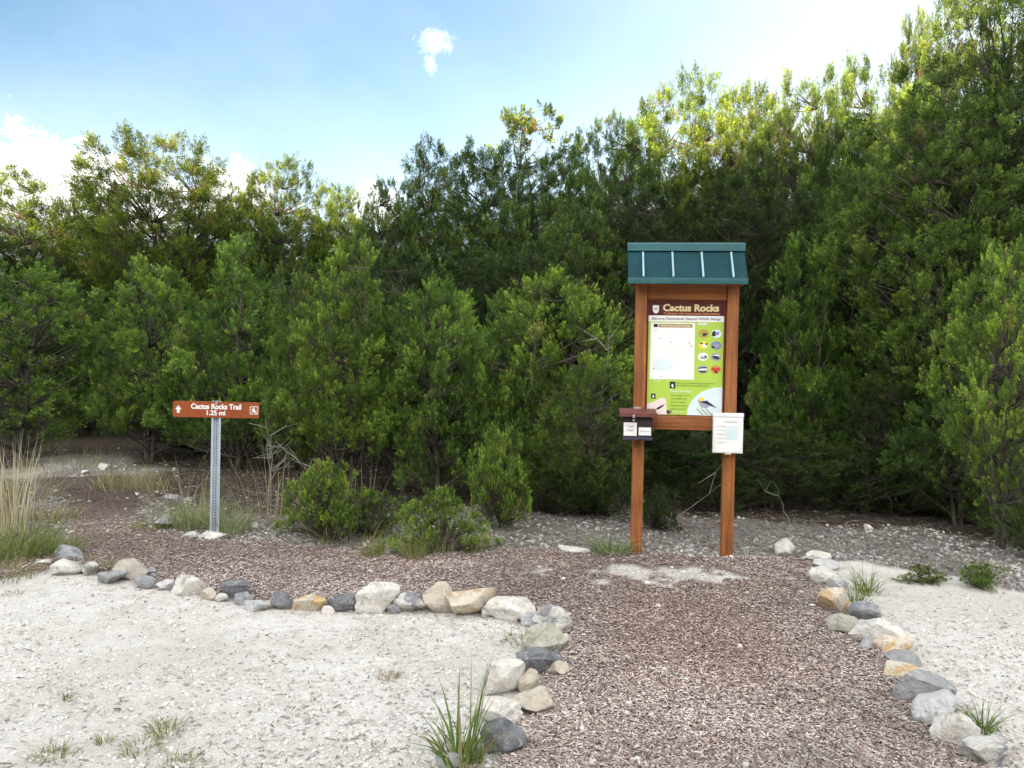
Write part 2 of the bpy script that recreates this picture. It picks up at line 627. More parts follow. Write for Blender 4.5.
def chips():
    N = 850000
    Y = 2.3 + (13.5 - 2.3) * rng.random(N) ** 1.9
    X = (rng.random(N) * 2 - 1) * (0.75 * Y + 0.3)
    s_, m_, g_ = zones(X, Y)
    edge = sdist(PATH, X, Y)
    prob = m_ + 0.05 * g_ + 0.035 * s_ * np.clip(vnoise(X, Y, 0.5, 52) + .4, 0, 1) + 0.10 * np.exp(-np.maximum(-edge, 0) / 0.22) * (edge < 0.05)
    # thin the sampling density to about the same number per square metre everywhere near
    keep = rng.random(N) < prob
    X, Y, edge = X[keep], Y[keep], edge[keep]
    n = len(X)
    tv = np.array([(-1, -1, 0), (0, -1.15, .35), (1, -.8, 0), (-.9, 1, 0), (.1, .9, .45), (1, 1, .05)], float) * 0.5
    tf = np.array([(0, 1, 4, 3), (1, 2, 5, 4)])
    ln = 0.008 + 0.026 * rng.random(n) ** 1.8
    wd = 0.003 + 0.0045 * rng.random(n)
    sc_ = np.stack([ln, wd, wd * 0.9], -1)
    rot = rotmats(rng.random(n) * 2 * PI, rng.normal(0, 0.14, n), rng.normal(0, 0.24, n))
    pos = np.stack([X, Y, gz(X, Y) + 0.002 + 0.012 * rng.random(n)], -1)
    base = np.array([(.13, .085, .072), (.24, .165, .14), (.32, .235, .205), (.40, .315, .28), (.50, .44, .40), (.62, .58, .54), (.08, .06, .052)])
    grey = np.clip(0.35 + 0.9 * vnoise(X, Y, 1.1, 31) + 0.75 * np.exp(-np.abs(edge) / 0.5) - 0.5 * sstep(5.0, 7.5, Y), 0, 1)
    pick = rng.choice(7, n, p=(.17, .24, .22, .15, .10, .06, .06))
    pick2 = rng.choice(7, n, p=(.12, .12, .13, .18, .24, .15, .06))
    cols = np.where((rng.random(n) < grey)[:, None], base[pick2] * np.array([.93, .98, 1.03]), base[pick])
    cols = np.array([1.05, 1.02, .985]) * (np.array([.31, .25, .228]) + 0.72 * (cols - np.array([.31, .25, .228])))
    cols = cols * (0.86 + 0.4 * rng.random((n, 1))) * (1 + 0.22 * vnoise(X, Y, 0.9, 33) + 0.12 * vnoise(X, Y, 0.3, 34))[:, None]
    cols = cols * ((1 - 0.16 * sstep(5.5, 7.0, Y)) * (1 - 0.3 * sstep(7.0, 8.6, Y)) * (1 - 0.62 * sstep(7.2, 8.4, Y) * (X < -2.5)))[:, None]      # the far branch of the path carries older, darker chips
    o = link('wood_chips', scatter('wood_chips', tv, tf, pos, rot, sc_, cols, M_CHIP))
    tag(o, 'brown and grey wood chips covering the curving trail', 'wood chips', kind='stuff')


chips()


def ico(sub, seed, rough=0.25):
    bm = bmesh.new()
    bmesh.ops.create_icosphere(bm, subdivisions=sub, radius=1)
    v = np.array([x.co[:] for x in bm.verts])
    f = np.array([[q.index for q in p.verts] for p in bm.faces])
    bm.free()
    r_ = np.random.default_rng(seed)
    return v * (1 + rough * (r_.random((len(v), 1)) - 0.5)), f


def pebbles():
    # fine crushed stone on the pale clearing, coarse gravel along the trees
    N = 300000
    Y = 2.3 + (14 - 2.3) * rng.random(N) ** 1.7
    X = (rng.random(N) * 2 - 1) * (0.75 * Y + 0.5)
    s_, m_, g_ = zones(X, Y)
    pt = vnoise(X, Y, 0.6, 41) * 0.5 + 0.5
    prob = s_ * (0.12 + 0.5 * pt ** 2) * 0.9 + g_ * 0.75 * sstep(0.25, 0.75, vnoise(X, Y, 0.8, 43) * .6 + .5 + .25 * vnoise(X, Y, 0.25, 44)) * sstep(8.8, 6.8, Y) + g_ * 0.45 + m_ * 0.008 + 0.010
    keep = rng.random(N) < prob
    X, Y, s_, g_ = X[keep], Y[keep], s_[keep], g_[keep]
    n = len(X)
    r_ = np.where(rng.random(n) < s_, 0.0022 + 0.010 * rng.random(n) ** 4, 0.003 + 0.019 * rng.random(n) ** 5)
    tv, tf = ico(1, 5, 0.5)
    sc_ = np.stack([r_ * (0.8 + 0.7 * rng.random(n)), r_ * (0.7 + 0.5 * rng.random(n)), r_ * (0.45 + 0.4 * rng.random(n))], -1)
    rot = rotmats(rng.random(n) * 2 * PI, rng.normal(0, .3, n), rng.normal(0, .3, n))
    pos = np.stack([X, Y, gz(X, Y) + r_ * 0.25], -1)
    base = np.array([(.58, .55, .51), (.66, .64, .60), (.40, .39, .37), (.27, .265, .26), (.46, .38, .29), (.5, .47, .44)])
    cols = base[rng.choice(6, n, p=(.18, .15, .24, .18, .08, .17))] * (0.8 + 0.35 * rng.random((n, 1)))
    cols = cols * np.where(g_ > .5, 0.62 + 0.25 * vnoise(X, Y, 0.5, 45), 1.0)[:, None]
    cols = np.where(((s_ > .5) & (rng.random(n) < .6))[:, None], np.array([.60, .58, .535]) * (0.85 + .3 * rng.random((n, 1))), cols)
    o = link('gravel', scatter('gravel', tv, tf, pos, rot, sc_, cols, M_PEB))
    tag(o, 'pale limestone gravel strewn over the clearing and along the trees', 'gravel', kind='stuff')


pebbles()


def litter():
    # dry twigs, needles and bits of bark lying on sand, gravel and the forest floor
    N = 120000
    Y = 2.3 + (13 - 2.3) * rng.random(N) ** 1.5
    X = (rng.random(N) * 2 - 1) * (0.78 * Y + 0.5)
    s_, m_, g_ = zones(X, Y)
    pt = np.clip(vnoise(X, Y, 0.7, 61) * .6 + vnoise(X, Y, 0.2, 62) * .4 + 0.45, 0, 1)
    prob = s_ * 0.34 * pt ** 2 + g_ * 0.9 * (0.35 + 0.65 * pt) + (1 - s_ - m_ - g_).clip(0, 1) * 0.7 + m_ * 0.02
    keep = rng.random(N) < prob
    X, Y, s_, m_ = X[keep], Y[keep], s_[keep], m_[keep]
    n = len(X)
    tv = np.array([(-1, -1, 0), (0, -1, .3), (0, 1, .3), (-1, 1, 0), (1, -.6, .1), (1, .6, .1)], float) * 0.5
    tf = np.array([(0, 1, 2, 3), (1, 4, 5, 2)])
    ln = np.where(s_ > .5, 0.008 + 0.05 * rng.random(n) ** 4, 0.015 + 0.14 * rng.random(n) ** 3)
    wd = np.where(s_ > .5, 0.0025 + 0.004 * rng.random(n), 0.003 + 0.006 * rng.random(n))
    rot = rotmats(rng.random(n) * 2 * PI, rng.normal(0, .12, n), rng.normal(0, .3, n))
    pos = np.stack([X, Y, gz(X, Y) + 0.004], -1)
    base = np.array([(.20, .17, .14), (.12, .10, .085), (.30, .28, .255), (.40, .37, .33), (.24, .19, .13)])
    cols = base[rng.choice(5, n)] * (0.7 + 0.5 * rng.random((n, 1)))
    o = link('twig_litter', scatter('twig_litter', tv, tf, pos, rot, np.stack([ln, wd, wd], -1), cols, M_TWIG))
    tag(o, 'dry twigs and needles scattered on sand and under the trees', 'twig litter', kind='stuff')


litter()


# ------------------------------------------------------------------ border stones
def rock_mat(name, main, patch, stain, p_lo=0.5, s_lo=0.6, s_amt=0.8):
    m, nb, p = mat(name, None, 0.88, 0.15)
    tcn = nb.n('ShaderNodeTexCoord')
    oi = nb.n('ShaderNodeObjectInfo')
    ad = nb.n('ShaderNodeVectorMath', operation='ADD')
    nb.link(tcn.outputs['Object'], ad.inputs[0])
    sc3 = nb.m('MULTIPLY', oi.outputs['Random'], 37.0)
    cb = nb.n('ShaderNodeCombineXYZ')
    for i in range(3):
        nb.link(sc3, cb.inputs[i])
    nb.link(cb.outputs[0], ad.inputs[1])
    v = ad.outputs[0]
    n_a = nb.noise(v, 8.0, 6, 0.62, 0.7)
    n_b = nb.noise(v, 3.5, 4, 0.55, 0.8)
    n_f = nb.noise(v, 45.0, 5, 0.7)
    c = nb.mix(nb.smooth(n_a, p_lo, p_lo + 0.12), main, patch)
    c = nb.mix(nb.smooth(n_b, s_lo, s_lo + 0.12, 0, s_amt), c, stain)
    n_g = nb.noise(v, 18.0, 6, 0.7, 0.4)
    c = nb.mix(nb.smooth(n_g, 0.52, 0.66, 0, 0.6), c, (0.30, 0.295, 0.28))
    c = nb.mix(nb.smooth(n_g, 0.46, 0.34, 0, 0.5), c, (0.62, 0.59, 0.53))
    c = nb.mix(nb.smooth(n_f, 0.45, 0.75, 0, 0.5), c, tuple(x * 0.55 for x in main))
    c = nb.mix(nb.smooth(n_f, 0.62, 0.72, 0, 0.5), c, (0.07, 0.07, 0.07))
    nb.link(c, p.inputs['Base Color'])
    bump(nb, p, nb.m('ADD', nb.m('MULTIPLY', n_g, 1.0), n_f), 0.85, 0.022)
    return m


RM = {
    'white': rock_mat('limestone_white', (0.74, 0.71, 0.66), (0.60, 0.56, 0.49), (0.34, 0.35, 0.37), 0.5, 0.57, 0.85),
    'pale': rock_mat('limestone_pale_grey', (0.52, 0.52, 0.52), (0.40, 0.41, 0.43), (0.62, 0.60, 0.57), 0.5, 0.58, 0.7),
    'grey': rock_mat('limestone_grey', (0.335, 0.34, 0.35), (0.20, 0.207, 0.22), (0.56, 0.55, 0.53), 0.52, 0.54, 0.9),
    'dark': rock_mat('limestone_dark_grey', (0.20, 0.208, 0.225), (0.115, 0.118, 0.126), (0.50, 0.50, 0.50), 0.5, 0.58, 0.85),
    'cream': rock_mat('limestone_cream', (0.56, 0.50, 0.40), (0.44, 0.40, 0.34), (0.33, 0.33, 0.30), 0.52, 0.6, 0.7),
    'orange': rock_mat('limestone_orange_stained', (0.66, 0.60, 0.50), (0.58, 0.40, 0.20), (0.50, 0.26, 0.10), 0.48, 0.57, 0.75),
    'mixed': rock_mat('limestone_grey_white', (0.60, 0.58, 0.54), (0.22, 0.23, 0.25), (0.45, 0.37, 0.25), 0.48, 0.62, 0.6),
    'mossy': rock_mat('limestone_mossy', (0.46, 0.43, 0.36), (0.27, 0.28, 0.21), (0.30, 0.30, 0.16), 0.48, 0.56, 0.7),
}


def make_rock(w, d, h, seed, angular=0.75):
    bm = bmesh.new()
    bmesh.ops.create_icosphere(bm, subdivisions=4, radius=1)
    r_ = random.Random(seed)
    planes = []
    for _ in range(12):
        n = Vector((r_.gauss(0, 1), r_.gauss(0, 1), r_.gauss(0, 0.8))).normalized()
        planes.append((n, r_.uniform(angular - 0.20, angular + 0.12)))
    off = Vector((r_.random() * 50, r_.random() * 50, r_.random() * 50))
    for v in bm.verts:
        co = v.co.copy()
        for n, dd in planes:
            e = co.dot(n) - dd
            if e > 0:
                co -= n * e * 0.96
        q = co + off
        co *= 1 + 0.10 * mnoise.noise(q * 1.6) + 0.05 * mnoise.noise(q * 4.2) + 0.025 * mnoise.noise(q * 10)
        v.co = co
    xs = [[v.co[i] for v in bm.verts] for i in range(3)]
    for v in bm.verts:
        for i, L in enumerate((w, d, h)):
            lo, hi = min(xs[i]), max(xs[i])
            t = (v.co[i] - lo) / (hi - lo)
            v.co[i] = (t - 0.5) * L if i < 2 else t * L
    me = bpy.data.meshes.new('border_stone')
    bm.to_mesh(me)
    bm.free()
    for p in me.polygons:
        p.use_smooth = True
    me.set_sharp_from_angle(angle=R(32))
    return me


G1 = 'stones edging the pale clearing'
G2 = 'stones edging the trail beside the kiosk'
STONES = [
    # px, bottom py, width px, height px, material, group, label
    (64, 562, 30, 16, 'grey', G1, 'flat blue grey stone leaning behind the white one near the dry tall grass'),
    (62, 575, 30, 17, 'white', G1, 'white boulder at the left end of the stone border'),
    (41, 566, 13, 6, 'white', G1, 'tiny white stone lying left of the border by the grass'),
    (87, 575, 17, 15, 'mixed', G1, 'small upright grey stone right of the leftmost white boulder'),
    (106, 584, 29, 14, 'grey', G1, 'flat blue grey slab in front of the mossy tan boulder'),
    (126, 580, 33, 22, 'mossy', G1, 'rounded mossy tan boulder in the border below the trail bend'),
    (142, 588, 22, 14, 'grey', G1, 'low blue grey stone right of the mossy tan boulder'),
    (148, 576, 14, 8, 'grey', G1, 'little grey stone peeping over behind the low blue grey one'),
    (185, 595, 34, 22, 'white', G1, 'big white boulder standing alone in the border left of the trail sign post'),
    (208, 598, 17, 11, 'cream', G1, 'small cream stone tucked against the lone big white boulder'),
    (232, 597, 27, 20, 'dark', G1, 'upright dark grey stone below the trail sign'),
    (242, 603, 20, 14, 'grey', G1, 'mid grey stone leaning in front of the upright dark one'),
    (255, 609, 25, 12, 'pale', G1, 'low pale grey stone left of the dark slate coloured stone'),
    (279, 608, 25, 17, 'dark', G1, 'dark slate coloured stone left of the orange topped block'),
    (308, 610, 34, 18, 'orange', G1, 'squarish cream block with an orange top in the middle of the border'),
    (342, 610, 32, 19, 'dark', G1, 'flat dark stone between the orange topped block and the tall white boulder'),
    (375, 613, 41, 32, 'white', G1, 'tall angular white boulder in the middle of the border'),
    (409, 614, 33, 21, 'mixed', G1, 'half grey half cream stone right of the tall angular white boulder'),
    (440, 614, 33, 32, 'cream', G1, 'upright speckled cream stone left of the large orange boulder'),
    (469, 619, 48, 31, 'orange', G1, 'large orange and cream boulder, widest in the border'),
    (509, 624, 46, 23, 'white', G1, 'flat white stone at the bend right of the large orange boulder'),
    (530, 628, 22, 15, 'pale', G1, 'small pale grey stone between the flat white one and the striped one'),
    (552, 634, 37, 29, 'mixed', G1, 'white and grey striped upright stone at the corner of the border'),
    (545, 654, 44, 28, 'mossy', G1, 'greenish cream stone with lichen below the striped corner stone'),
    (564, 646, 16, 14, 'white', G1, 'small white stone on the trail side of the lichen stone'),
    (538, 676, 44, 25, 'dark', G1, 'broad dark grey stone above the big white boulder'),
    (559, 677, 23, 17, 'cream', G1, 'small tan stone at the trail side of the broad dark stone'),
    (503, 697, 44, 38, 'white', G1, 'big white boulder with grey top behind the green bunch grass'),
    (528, 693, 23, 24, 'cream', G1, 'cream rounded stone pressed against the big white boulder with grey top'),
    (533, 718, 45, 25, 'cream', G1, 'tan oval stone on the trail side near the bunch grass'),
    (500, 727, 42, 26, 'white', G1, 'flat white stone on top of the blue grey one by the bunch grass'),
    (504, 757, 42, 36, 'dark', G1, 'blue grey block nearest the camera in the clearing border'),
    (447, 770, 24, 14, 'grey', G1, 'grey stone half hidden at the foot of the bunch grass'),
    (787, 557, 18, 20, 'mixed', G2, 'pale grey upright stone standing alone right of the kiosk'),
    (820, 561, 28, 11, 'white', G2, 'flat white slab at the far end of the trail edge'),
    (829, 569, 28, 10, 'pale', G2, 'thin pale slab just in front of the far white slab'),
    (826, 584, 32, 16, 'white', G2, 'flattish white stone behind the orange upright one'),
    (840, 590, 18, 13, 'pale', G2, 'small pale grey stone touching the orange upright one from behind'),
    (837, 615, 32, 32, 'orange', G2, 'upright orange and cream stone with a pointed top beside the trail'),
    (867, 622, 27, 19, 'dark', G2, 'dark grey rounded stone behind the upright orange one'),
    (850, 636, 32, 21, 'mossy', G2, 'mottled tan and grey stone left of the wide white block'),
    (887, 650, 52, 30, 'white', G2, 'wide white block in the trail edge above the orange stained one'),
    (898, 657, 36, 21, 'orange', G2, 'orange stained stone propped against the wide white block'),
    (908, 670, 32, 15, 'grey', G2, 'low blue grey stone under the orange stained one'),
    (913, 684, 42, 17, 'orange', G2, 'tan and orange flat stone above the big dark boulder'),
    (930, 709, 54, 35, 'grey', G2, 'big dark grey boulder in the trail edge'),
    (945, 731, 50, 31, 'pale', G2, 'pale grey boulder between the big dark one and the sharp white one'),
    (962, 753, 42, 38, 'white', G2, 'sharp angular white stone leaning beside the grass tuft'),
    (991, 772, 44, 26, 'mixed', G2, 'white topped brown stone at the bottom corner of the trail edge'),
    (163, 590, 17, 11, 'pale', G1, 'low pale stone left of the lone big white boulder'),
    (220, 600, 13, 9, 'mixed', G1, 'thumb sized stone between the small cream one and the upright dark one'),
    (267, 607, 12, 9, 'cream', G1, 'tiny cream stone between the low pale grey one and the dark slate one'),
    (327, 612, 13, 9, 'white', G1, 'tiny white stone right of the squarish orange topped block'),
    (393, 614, 12, 10, 'grey', G1, 'tiny grey stone at the right foot of the tall angular white boulder'),
    (488, 619, 15, 12, 'mixed', G1, 'small mottled stone right of the large orange boulder'),
    (553, 655, 18, 16, 'dark', G1, 'dark shaded stone at the back of the lichen stone'),
    (517, 740, 18, 13, 'mixed', G1, 'small mottled stone on the trail side of the blue grey block'),
    (862, 630, 14, 10, 'white', G2, 'little white stone below the dark grey rounded one'),
    (873, 652, 20, 14, 'pale', G2, 'pale stone at the left foot of the wide white block'),
    (922, 700, 18, 12, 'mixed', G2, 'small mottled stone left of the big dark grey boulder'),
    (976, 757, 16, 12, 'grey', G2, 'small grey stone at the foot of the sharp white one'),
    (169, 506, 20, 13, 'grey', None, 'grey boulder behind the trail left of the sign post, farther one'),
    (167, 529, 28, 15, 'grey', None, 'flat grey boulder beside the trail left of the sign post, nearer one'),
    (189, 541, 16, 8, 'pale', None, 'pale flat stone at the trail edge just left of the sign post'),
    (211, 541, 30, 7, 'white', None, 'whitish rubble heaped round the foot of the sign post'),
    (253, 530, 9, 7, 'white', None, 'small white stone in the weeds right of the sign post'),
    (103, 470, 11, 7, 'white', None, 'small white stone at the far end of the trail'),
    (84, 474, 9, 4, 'white', None, 'thin white stone at the far end of the trail left of the other'),
    (575, 553, 32, 5, 'white', None, 'flat white limestone ledge in the gravel left of the kiosk'),
    (486, 530, 12, 6, 'pale', None, 'pale stone in the gravel under the junipers left of the kiosk'),
    (882, 503, 13, 4, 'white', None, 'pale stone lying in the dark under the junipers on the right'),
    (870, 532, 8, 7, 'white', None, 'small white stone on the gravel behind the pale clearing on the right'),
]
for i, (px, py, w, h, mk, grp, lab) in enumerate(STONES):
    g = G(px, py)
    s = F_PX / g.y
    wm = w / s
    hm = max(h / s * 0.93, 0.03)
    dm = wm * random.uniform(0.62, 0.85)
    me = make_rock(wm * 1.12, dm * 1.05, hm * 1.14, 100 + i * 7, 0.66 if mk in ('white', 'orange', 'mixed') else 0.70)
    me.materials.append(RM[mk])
    o = link('border_stone' if grp else 'loose_stone', me)
    yc = g.y + dm * 0.42
    xc = g.x * yc / g.y if False else g.x
    o.location = (xc, yc, h1(xc, yc) - hm * 0.16)
    o.rotation_euler = (random.gauss(0, 0.05), random.gauss(0, 0.05), random.gauss(0, 0.25))
    tag(o, lab, 'stone', grp)


# ------------------------------------------------------------------ lettering
def text_mesh(body, size, offset=0.0, extrude=0.0004, spacing=1.0, xs=1.0, align='CENTER', width=None):
    cu = bpy.data.curves.new('lettering', 'FONT')
    cu.body = body
    cu.size = size
    cu.offset = offset
    cu.extrude = extrude
    cu.space_character = spacing
    cu.align_x = align
    cu.align_y = 'CENTER'
    o = bpy.data.objects.new('lettering', cu)
    C.objects.link(o)
    bpy.context.view_layer.update()
    me = bpy.data.meshes.new_from_object(o.evaluated_get(bpy.context.evaluated_depsgraph_get()))
    bpy.data.objects.remove(o)
    v = np.empty(len(me.vertices) * 3, np.float32)
    me.vertices.foreach_get('co', v)
    v = v.reshape(-1, 3)
    v[:, 0] *= xs
    if width:
        v[:, 0] *= width / (v[:, 0].max() - v[:, 0].min())
    v = np.stack([v[:, 0], -v[:, 2], v[:, 1]], -1)      # stand it up, facing -y
    me.vertices.foreach_set('co', np.ascontiguousarray(v, np.float32).ravel())
    me.update()
    return me


def lettering(name, body, size, x, y, z, m, parent, **kw):
    me = text_mesh(body, size, **kw)
    me.materials.clear()
    me.materials.append(m)
    o = link(name, me, parent)
    o.location = (x, y, z)
    return o


def plate(name, pts, y, m, parent, th=0.0012):
    """flat outline in the x-z plane, its front at y"""
    bm = bmesh.new()
    vs = [bm.verts.new((p[0], y, p[1])) for p in pts]
    f = bm.faces.new(vs)
    r_ = bmesh.ops.extrude_face_region(bm, geom=[f])
    for v in r_['geom']:
        if isinstance(v, bmesh.types.BMVert):
            v.co.y += th
    return bm_obj(name, bm, m, parent)


def rect(x0, x1, z0, z1):
    return [(x0, z0), (x1, z0), (x1, z1), (x0, z1)]


def ell(cx, cz, rx, rz, n=28, a0=0, a1=2 * PI, wob=0, seed=0):
    r_ = random.Random(seed)
    ph = [r_.random() * 6.28 for _ in range(3)]
    full = abs(a1 - a0 - 2 * PI) < 1e-6
    o = []
    for i in range(n if full else n + 1):
        a = a0 + (a1 - a0) * i / n
        k = 1 + wob * (math.sin(2 * a + ph[0]) + 0.6 * math.sin(3 * a + ph[1]) + 0.4 * math.sin(5 * a + ph[2]))
        o.append((cx + rx * k * math.cos(a), cz + rz * k * math.sin(a)))
    return o


def rrect(x0, x1, z0, z1, r, n=6):
    o = []
    for cx, cz, a in ((x1 - r, z1 - r, 0), (x0 + r, z1 - r, 90), (x0 + r, z0 + r, 180), (x1 - r, z0 + r, 270)):
        for i in range(n + 1):
            t = R(a + 90 * i / n)
            o.append((cx + r * math.cos(t), cz + r * math.sin(t)))
    return o


def printed(name, col, rough=0.35):
    return worn(name, col, rough, 0.05, 8, 0, 0.4, 0, (0.4, 0.4, 0.4), 0.06)


P_LIME = printed('print_lime', (0.42, 0.60, 0.085))
P_WHITE = printed('print_white', (0.86, 0.86, 0.84))
P_MAROON = printed('print_maroon', (0.085, 0.022, 0.018))
P_CREAM = printed('print_cream', (0.80, 0.62, 0.36))
P_ORANGE = printed('print_orange', (0.62, 0.25, 0.09))
P_NAVY = printed('print_navy', (0.03, 0.035, 0.09))
P_BLACK = printed('print_black', (0.02, 0.02, 0.022))
P_GREY = printed('print_grey', (0.35, 0.36, 0.38))
P_BLUE = printed('print_blue', (0.22, 0.25, 0.50))
P_PBLUE = printed('print_pale_blue', (0.66, 0.78, 0.80))
P_PMAP = printed('print_pale_map', (0.80, 0.85, 0.80))
P_RED = printed('print_red', (0.55, 0.06, 0.03))
P_YEL = printed('print_yellow', (0.78, 0.66, 0.06))
P_DKGREEN = printed('print_green', (0.16, 0.28, 0.05))
P_PINK = printed('print_pale_pink', (0.80, 0.70, 0.66))
P_TAN = printed('print_tan', (0.45, 0.30, 0.10))

# ------------------------------------------------------------------ information kiosk
WOOD = wood_mat('stained_cedar', (0.13, 0.040, 0.012), (0.42, 0.165, 0.05), 2)
WOOD_H = wood_mat('stained_cedar_beam', (0.12, 0.036, 0.011), (0.40, 0.15, 0.045), 0)
TEAL = worn('teal_metal_roof', (0.003, 0.044, 0.058), 0.6, 0.18, 3.0, 0.0, 0.18, 0, (0.05, 0.11, 0.12), 0.3)
TEAL_L = worn('teal_metal_trim', (0.014, 0.095, 0.105), 0.5, 0.12, 3.0, 0.0, 0.5, 0, (0.12, 0.2, 0.2), 0.25)
SEAM = worn('teal_metal_seam', (0.26, 0.42, 0.46), 0.4, 0.12, 5.0, 0.0, 0.5)
gl, gr_ = G(636.5, 552), G(725.5, 556)
gm = (gl + gr_) / 2
YAW = R(-6)
K = thing('information_kiosk', (gm.x, gm.y, h1(gm.x, gm.y)), YAW, 'wooden trailhead kiosk with teal metal roof and lime green information panel', 'information board')
for sx in (-1, 1):
    bm = bmesh.new()
    cx = sx * 0.37
    box_bm(bm, cx - 0.047, cx + 0.047, -0.047, 0.047, -0.25, 2.262, 0.006)
    bm_obj('post', bm, WOOD, K, True)
bm = bmesh.new()
box_bm(bm, -0.319, 0.319, -0.04, 0.02, 1.035, 1.15, 0.005)
bm_obj('lower_beam', bm, WOOD_H, K, True)
bm = bmesh.new()
box_bm(bm, -0.319, 0.319, -0.035, 0.02, 2.105, 2.262, 0.005)
bm_obj('header_board', bm, WOOD_H, K, True)
bm = bmesh.new()
box_bm(bm, -0.319, 0.319, 0.0, 0.018, 1.152, 2.103, 0.002)
bm_obj('back_board', bm, WOOD, K, True)
# roof: two sloping sheets on a ridge, gable ends closed
W2, RZ, EZ, EY = 0.470, 2.56, 2.262, 0.20
bm = bmesh.new()
BY = 0.135
BZ = RZ - (RZ - EZ) * BY / EY
prof = [(-EY, EZ), (0, RZ), (BY, BZ), (BY - 0.02, BZ - 0.004), (0, RZ - 0.035), (-EY + 0.02, EZ - 0.004)]
ra = [bm.verts.new((-W2, y, z)) for y, z in prof]
rb = [bm.verts.new((W2, y, z)) for y, z in prof]
n_ = len(prof)
for i in range(n_):
    bm.faces.new((ra[i], ra[(i + 1) % n_], rb[(i + 1) % n_], rb[i]))
bm.faces.new(ra)
bm.faces.new(rb[::-1])
roof = bm_obj('roof', bm, TEAL, K)
roof.location.x = -0.018
for sx in (-1, 1):
    bm = bmesh.new()
    gp = [(-EY + 0.03, EZ - 0.002), (BY - 0.03, EZ - 0.002), (BY - 0.025, BZ - 0.01), (0, RZ - 0.045)]
    x0 = sx * (W2 - 0.03)
    va = [bm.verts.new((x0, y, z)) for y, z in gp]
    vb = [bm.verts.new((x0 - sx * 0.02, y, z)) for y, z in gp]
    bm.faces.new(va)
    bm.faces.new(vb[::-1])
    for i in range(4):
        bm.faces.new((va[i], va[(i + 1) % 4], vb[(i + 1) % 4], vb[i]))
    bm_obj('gable_board', bm, WOOD, roof)
for sy in (-1,):
    y0 = sy * EY
    box('eave_fascia', -W2 - 0.004, W2 + 0.004, min(y0 - sy * 0.022, y0 + sy * 0.006), max(y0 - sy * 0.022, y0 + sy * 0.006), EZ - 0.042, EZ + 0.006, TEAL_L, roof, 0.002)
bm = bmesh.new()
cp = [(-0.055, RZ - 0.055), (-0.05, RZ + 0.004), (0, RZ + 0.02), (0.05, RZ + 0.004), (0.055, RZ - 0.055), (0, RZ + 0.002)]
va = [bm.verts.new((-W2 - 0.004, y, z)) for y, z in cp]
vb = [bm.verts.new((W2 + 0.004, y, z)) for y, z in cp]
for i in range(len(cp)):
    bm.faces.new((va[i], va[(i + 1) % 6], vb[(i + 1) % 6], vb[i]))
bm.faces.new(va)
bm.faces.new(vb[::-1])
bm_obj('ridge_cap', bm, TEAL_L, roof)
for fr in (0.128, 0.38, 0.63, 0.88):
    x0 = -W2 + 2 * W2 * fr
    bm = bmesh.new()
    nrm = Vector((0, -(RZ - EZ), EY)).normalized()
    nrm = Vector((0, nrm.y, nrm.z))
    a_, b_ = Vector((0, -EY - 0.004, EZ + 0.003)), Vector((0, -0.052, RZ - (RZ - EZ) * 0.052 / EY))
    hh = Vector((0, -0.02, 0.012))
    vs = [bm.verts.new(q + Vector((x0 + s_, 0, 0))) for q in (a_, b_, b_ + hh, a_ + hh) for s_ in (-0.007, 0.007)]
    for q in ((0, 2, 4, 6), (1, 7, 5, 3), (0, 1, 3, 2), (2, 3, 5, 4), (4, 5, 7, 6), (6, 7, 1, 0)):
        bm.faces.new([vs[i] for i in q])
    bm_obj('standing_seam', bm, SEAM, roof)
box('soffit', -W2 + 0.01, W2 - 0.01, -EY + 0.03, BY - 0.03, EZ - 0.03, EZ - 0.008, WOOD_H, K, 0.0)

# panel with its printing; panel face x -0.306..0.306, z 1.158..2.09
FY = -0.006
PX0, PX1, PZ0, PZ1 = -0.306, 0.306, 1.156, 2.088
panel = plate('sign_panel', rect(PX0, PX1, PZ0, PZ1), FY, P_LIME, K, 0.005)


def U(u, v):
    """panel coordinates: u right, v down, both 0..1"""
    return PX0 + u * (PX1 - PX0), PZ1 - v * (PZ1 - PZ0)


def prect(u0, u1, v0, v1):
    a, d_ = U(u0, v1)
    c_, e = U(u1, v0)
    return rect(a, c_, d_, e)


L1, L2, L3, L4 = FY - 0.0016, FY - 0.0032, FY - 0.0048, FY - 0.0064
for nm, x0, x1, z0, z1 in (('panel_trim', PX0 - 0.011, PX0 - 0.001, PZ0, PZ1 + 0.010), ('panel_trim', PX1 + 0.001, PX1 + 0.011, PZ0, PZ1 + 0.010), ('panel_trim', PX0, PX1, PZ1 + 0.001, PZ1 + 0.013)):
    box(nm, x0, x1, FY - 0.012, FY + 0.006, z0, z1, worn('redwood_trim', (0.16, 0.025, 0.015), 0.5), K, 0.0)
plate('title_band', prect(0, 1, 0, 0.118), L1, P_MAROON, panel)
x, z = U(0.56, 0.052)
title = lettering('title_lettering', 'Cactus Rocks', 0.078, x, L2, z, P_CREAM, panel, offset=0.0032, width=0.455)
x, z = U(0.57, 0.100)
lettering('tagline_lettering', 'Trailhead with interpretive information', 0.024, x, L2, z, P_ORANGE, panel, width=0.455, offset=0.0006)
bd = [(0.052, 0.028), (0.135, 0.028), (0.135, 0.075), (0.122, 0.092), (0.095, 0.103), (0.066, 0.092), (0.052, 0.075)]
plate('agency_badge', [U(*q) for q in bd][::-1], L2, P_WHITE, panel)
plate('badge_bird', ell(*U(0.096, 0.06), 0.012, 0.009, 12, wob=0.25, seed=3), L3, P_GREY, panel)
plate('refuge_strip', prect(0, 1, 0.119, 0.172), L1, P_WHITE, panel)
x, z = U(0.5, 0.146)
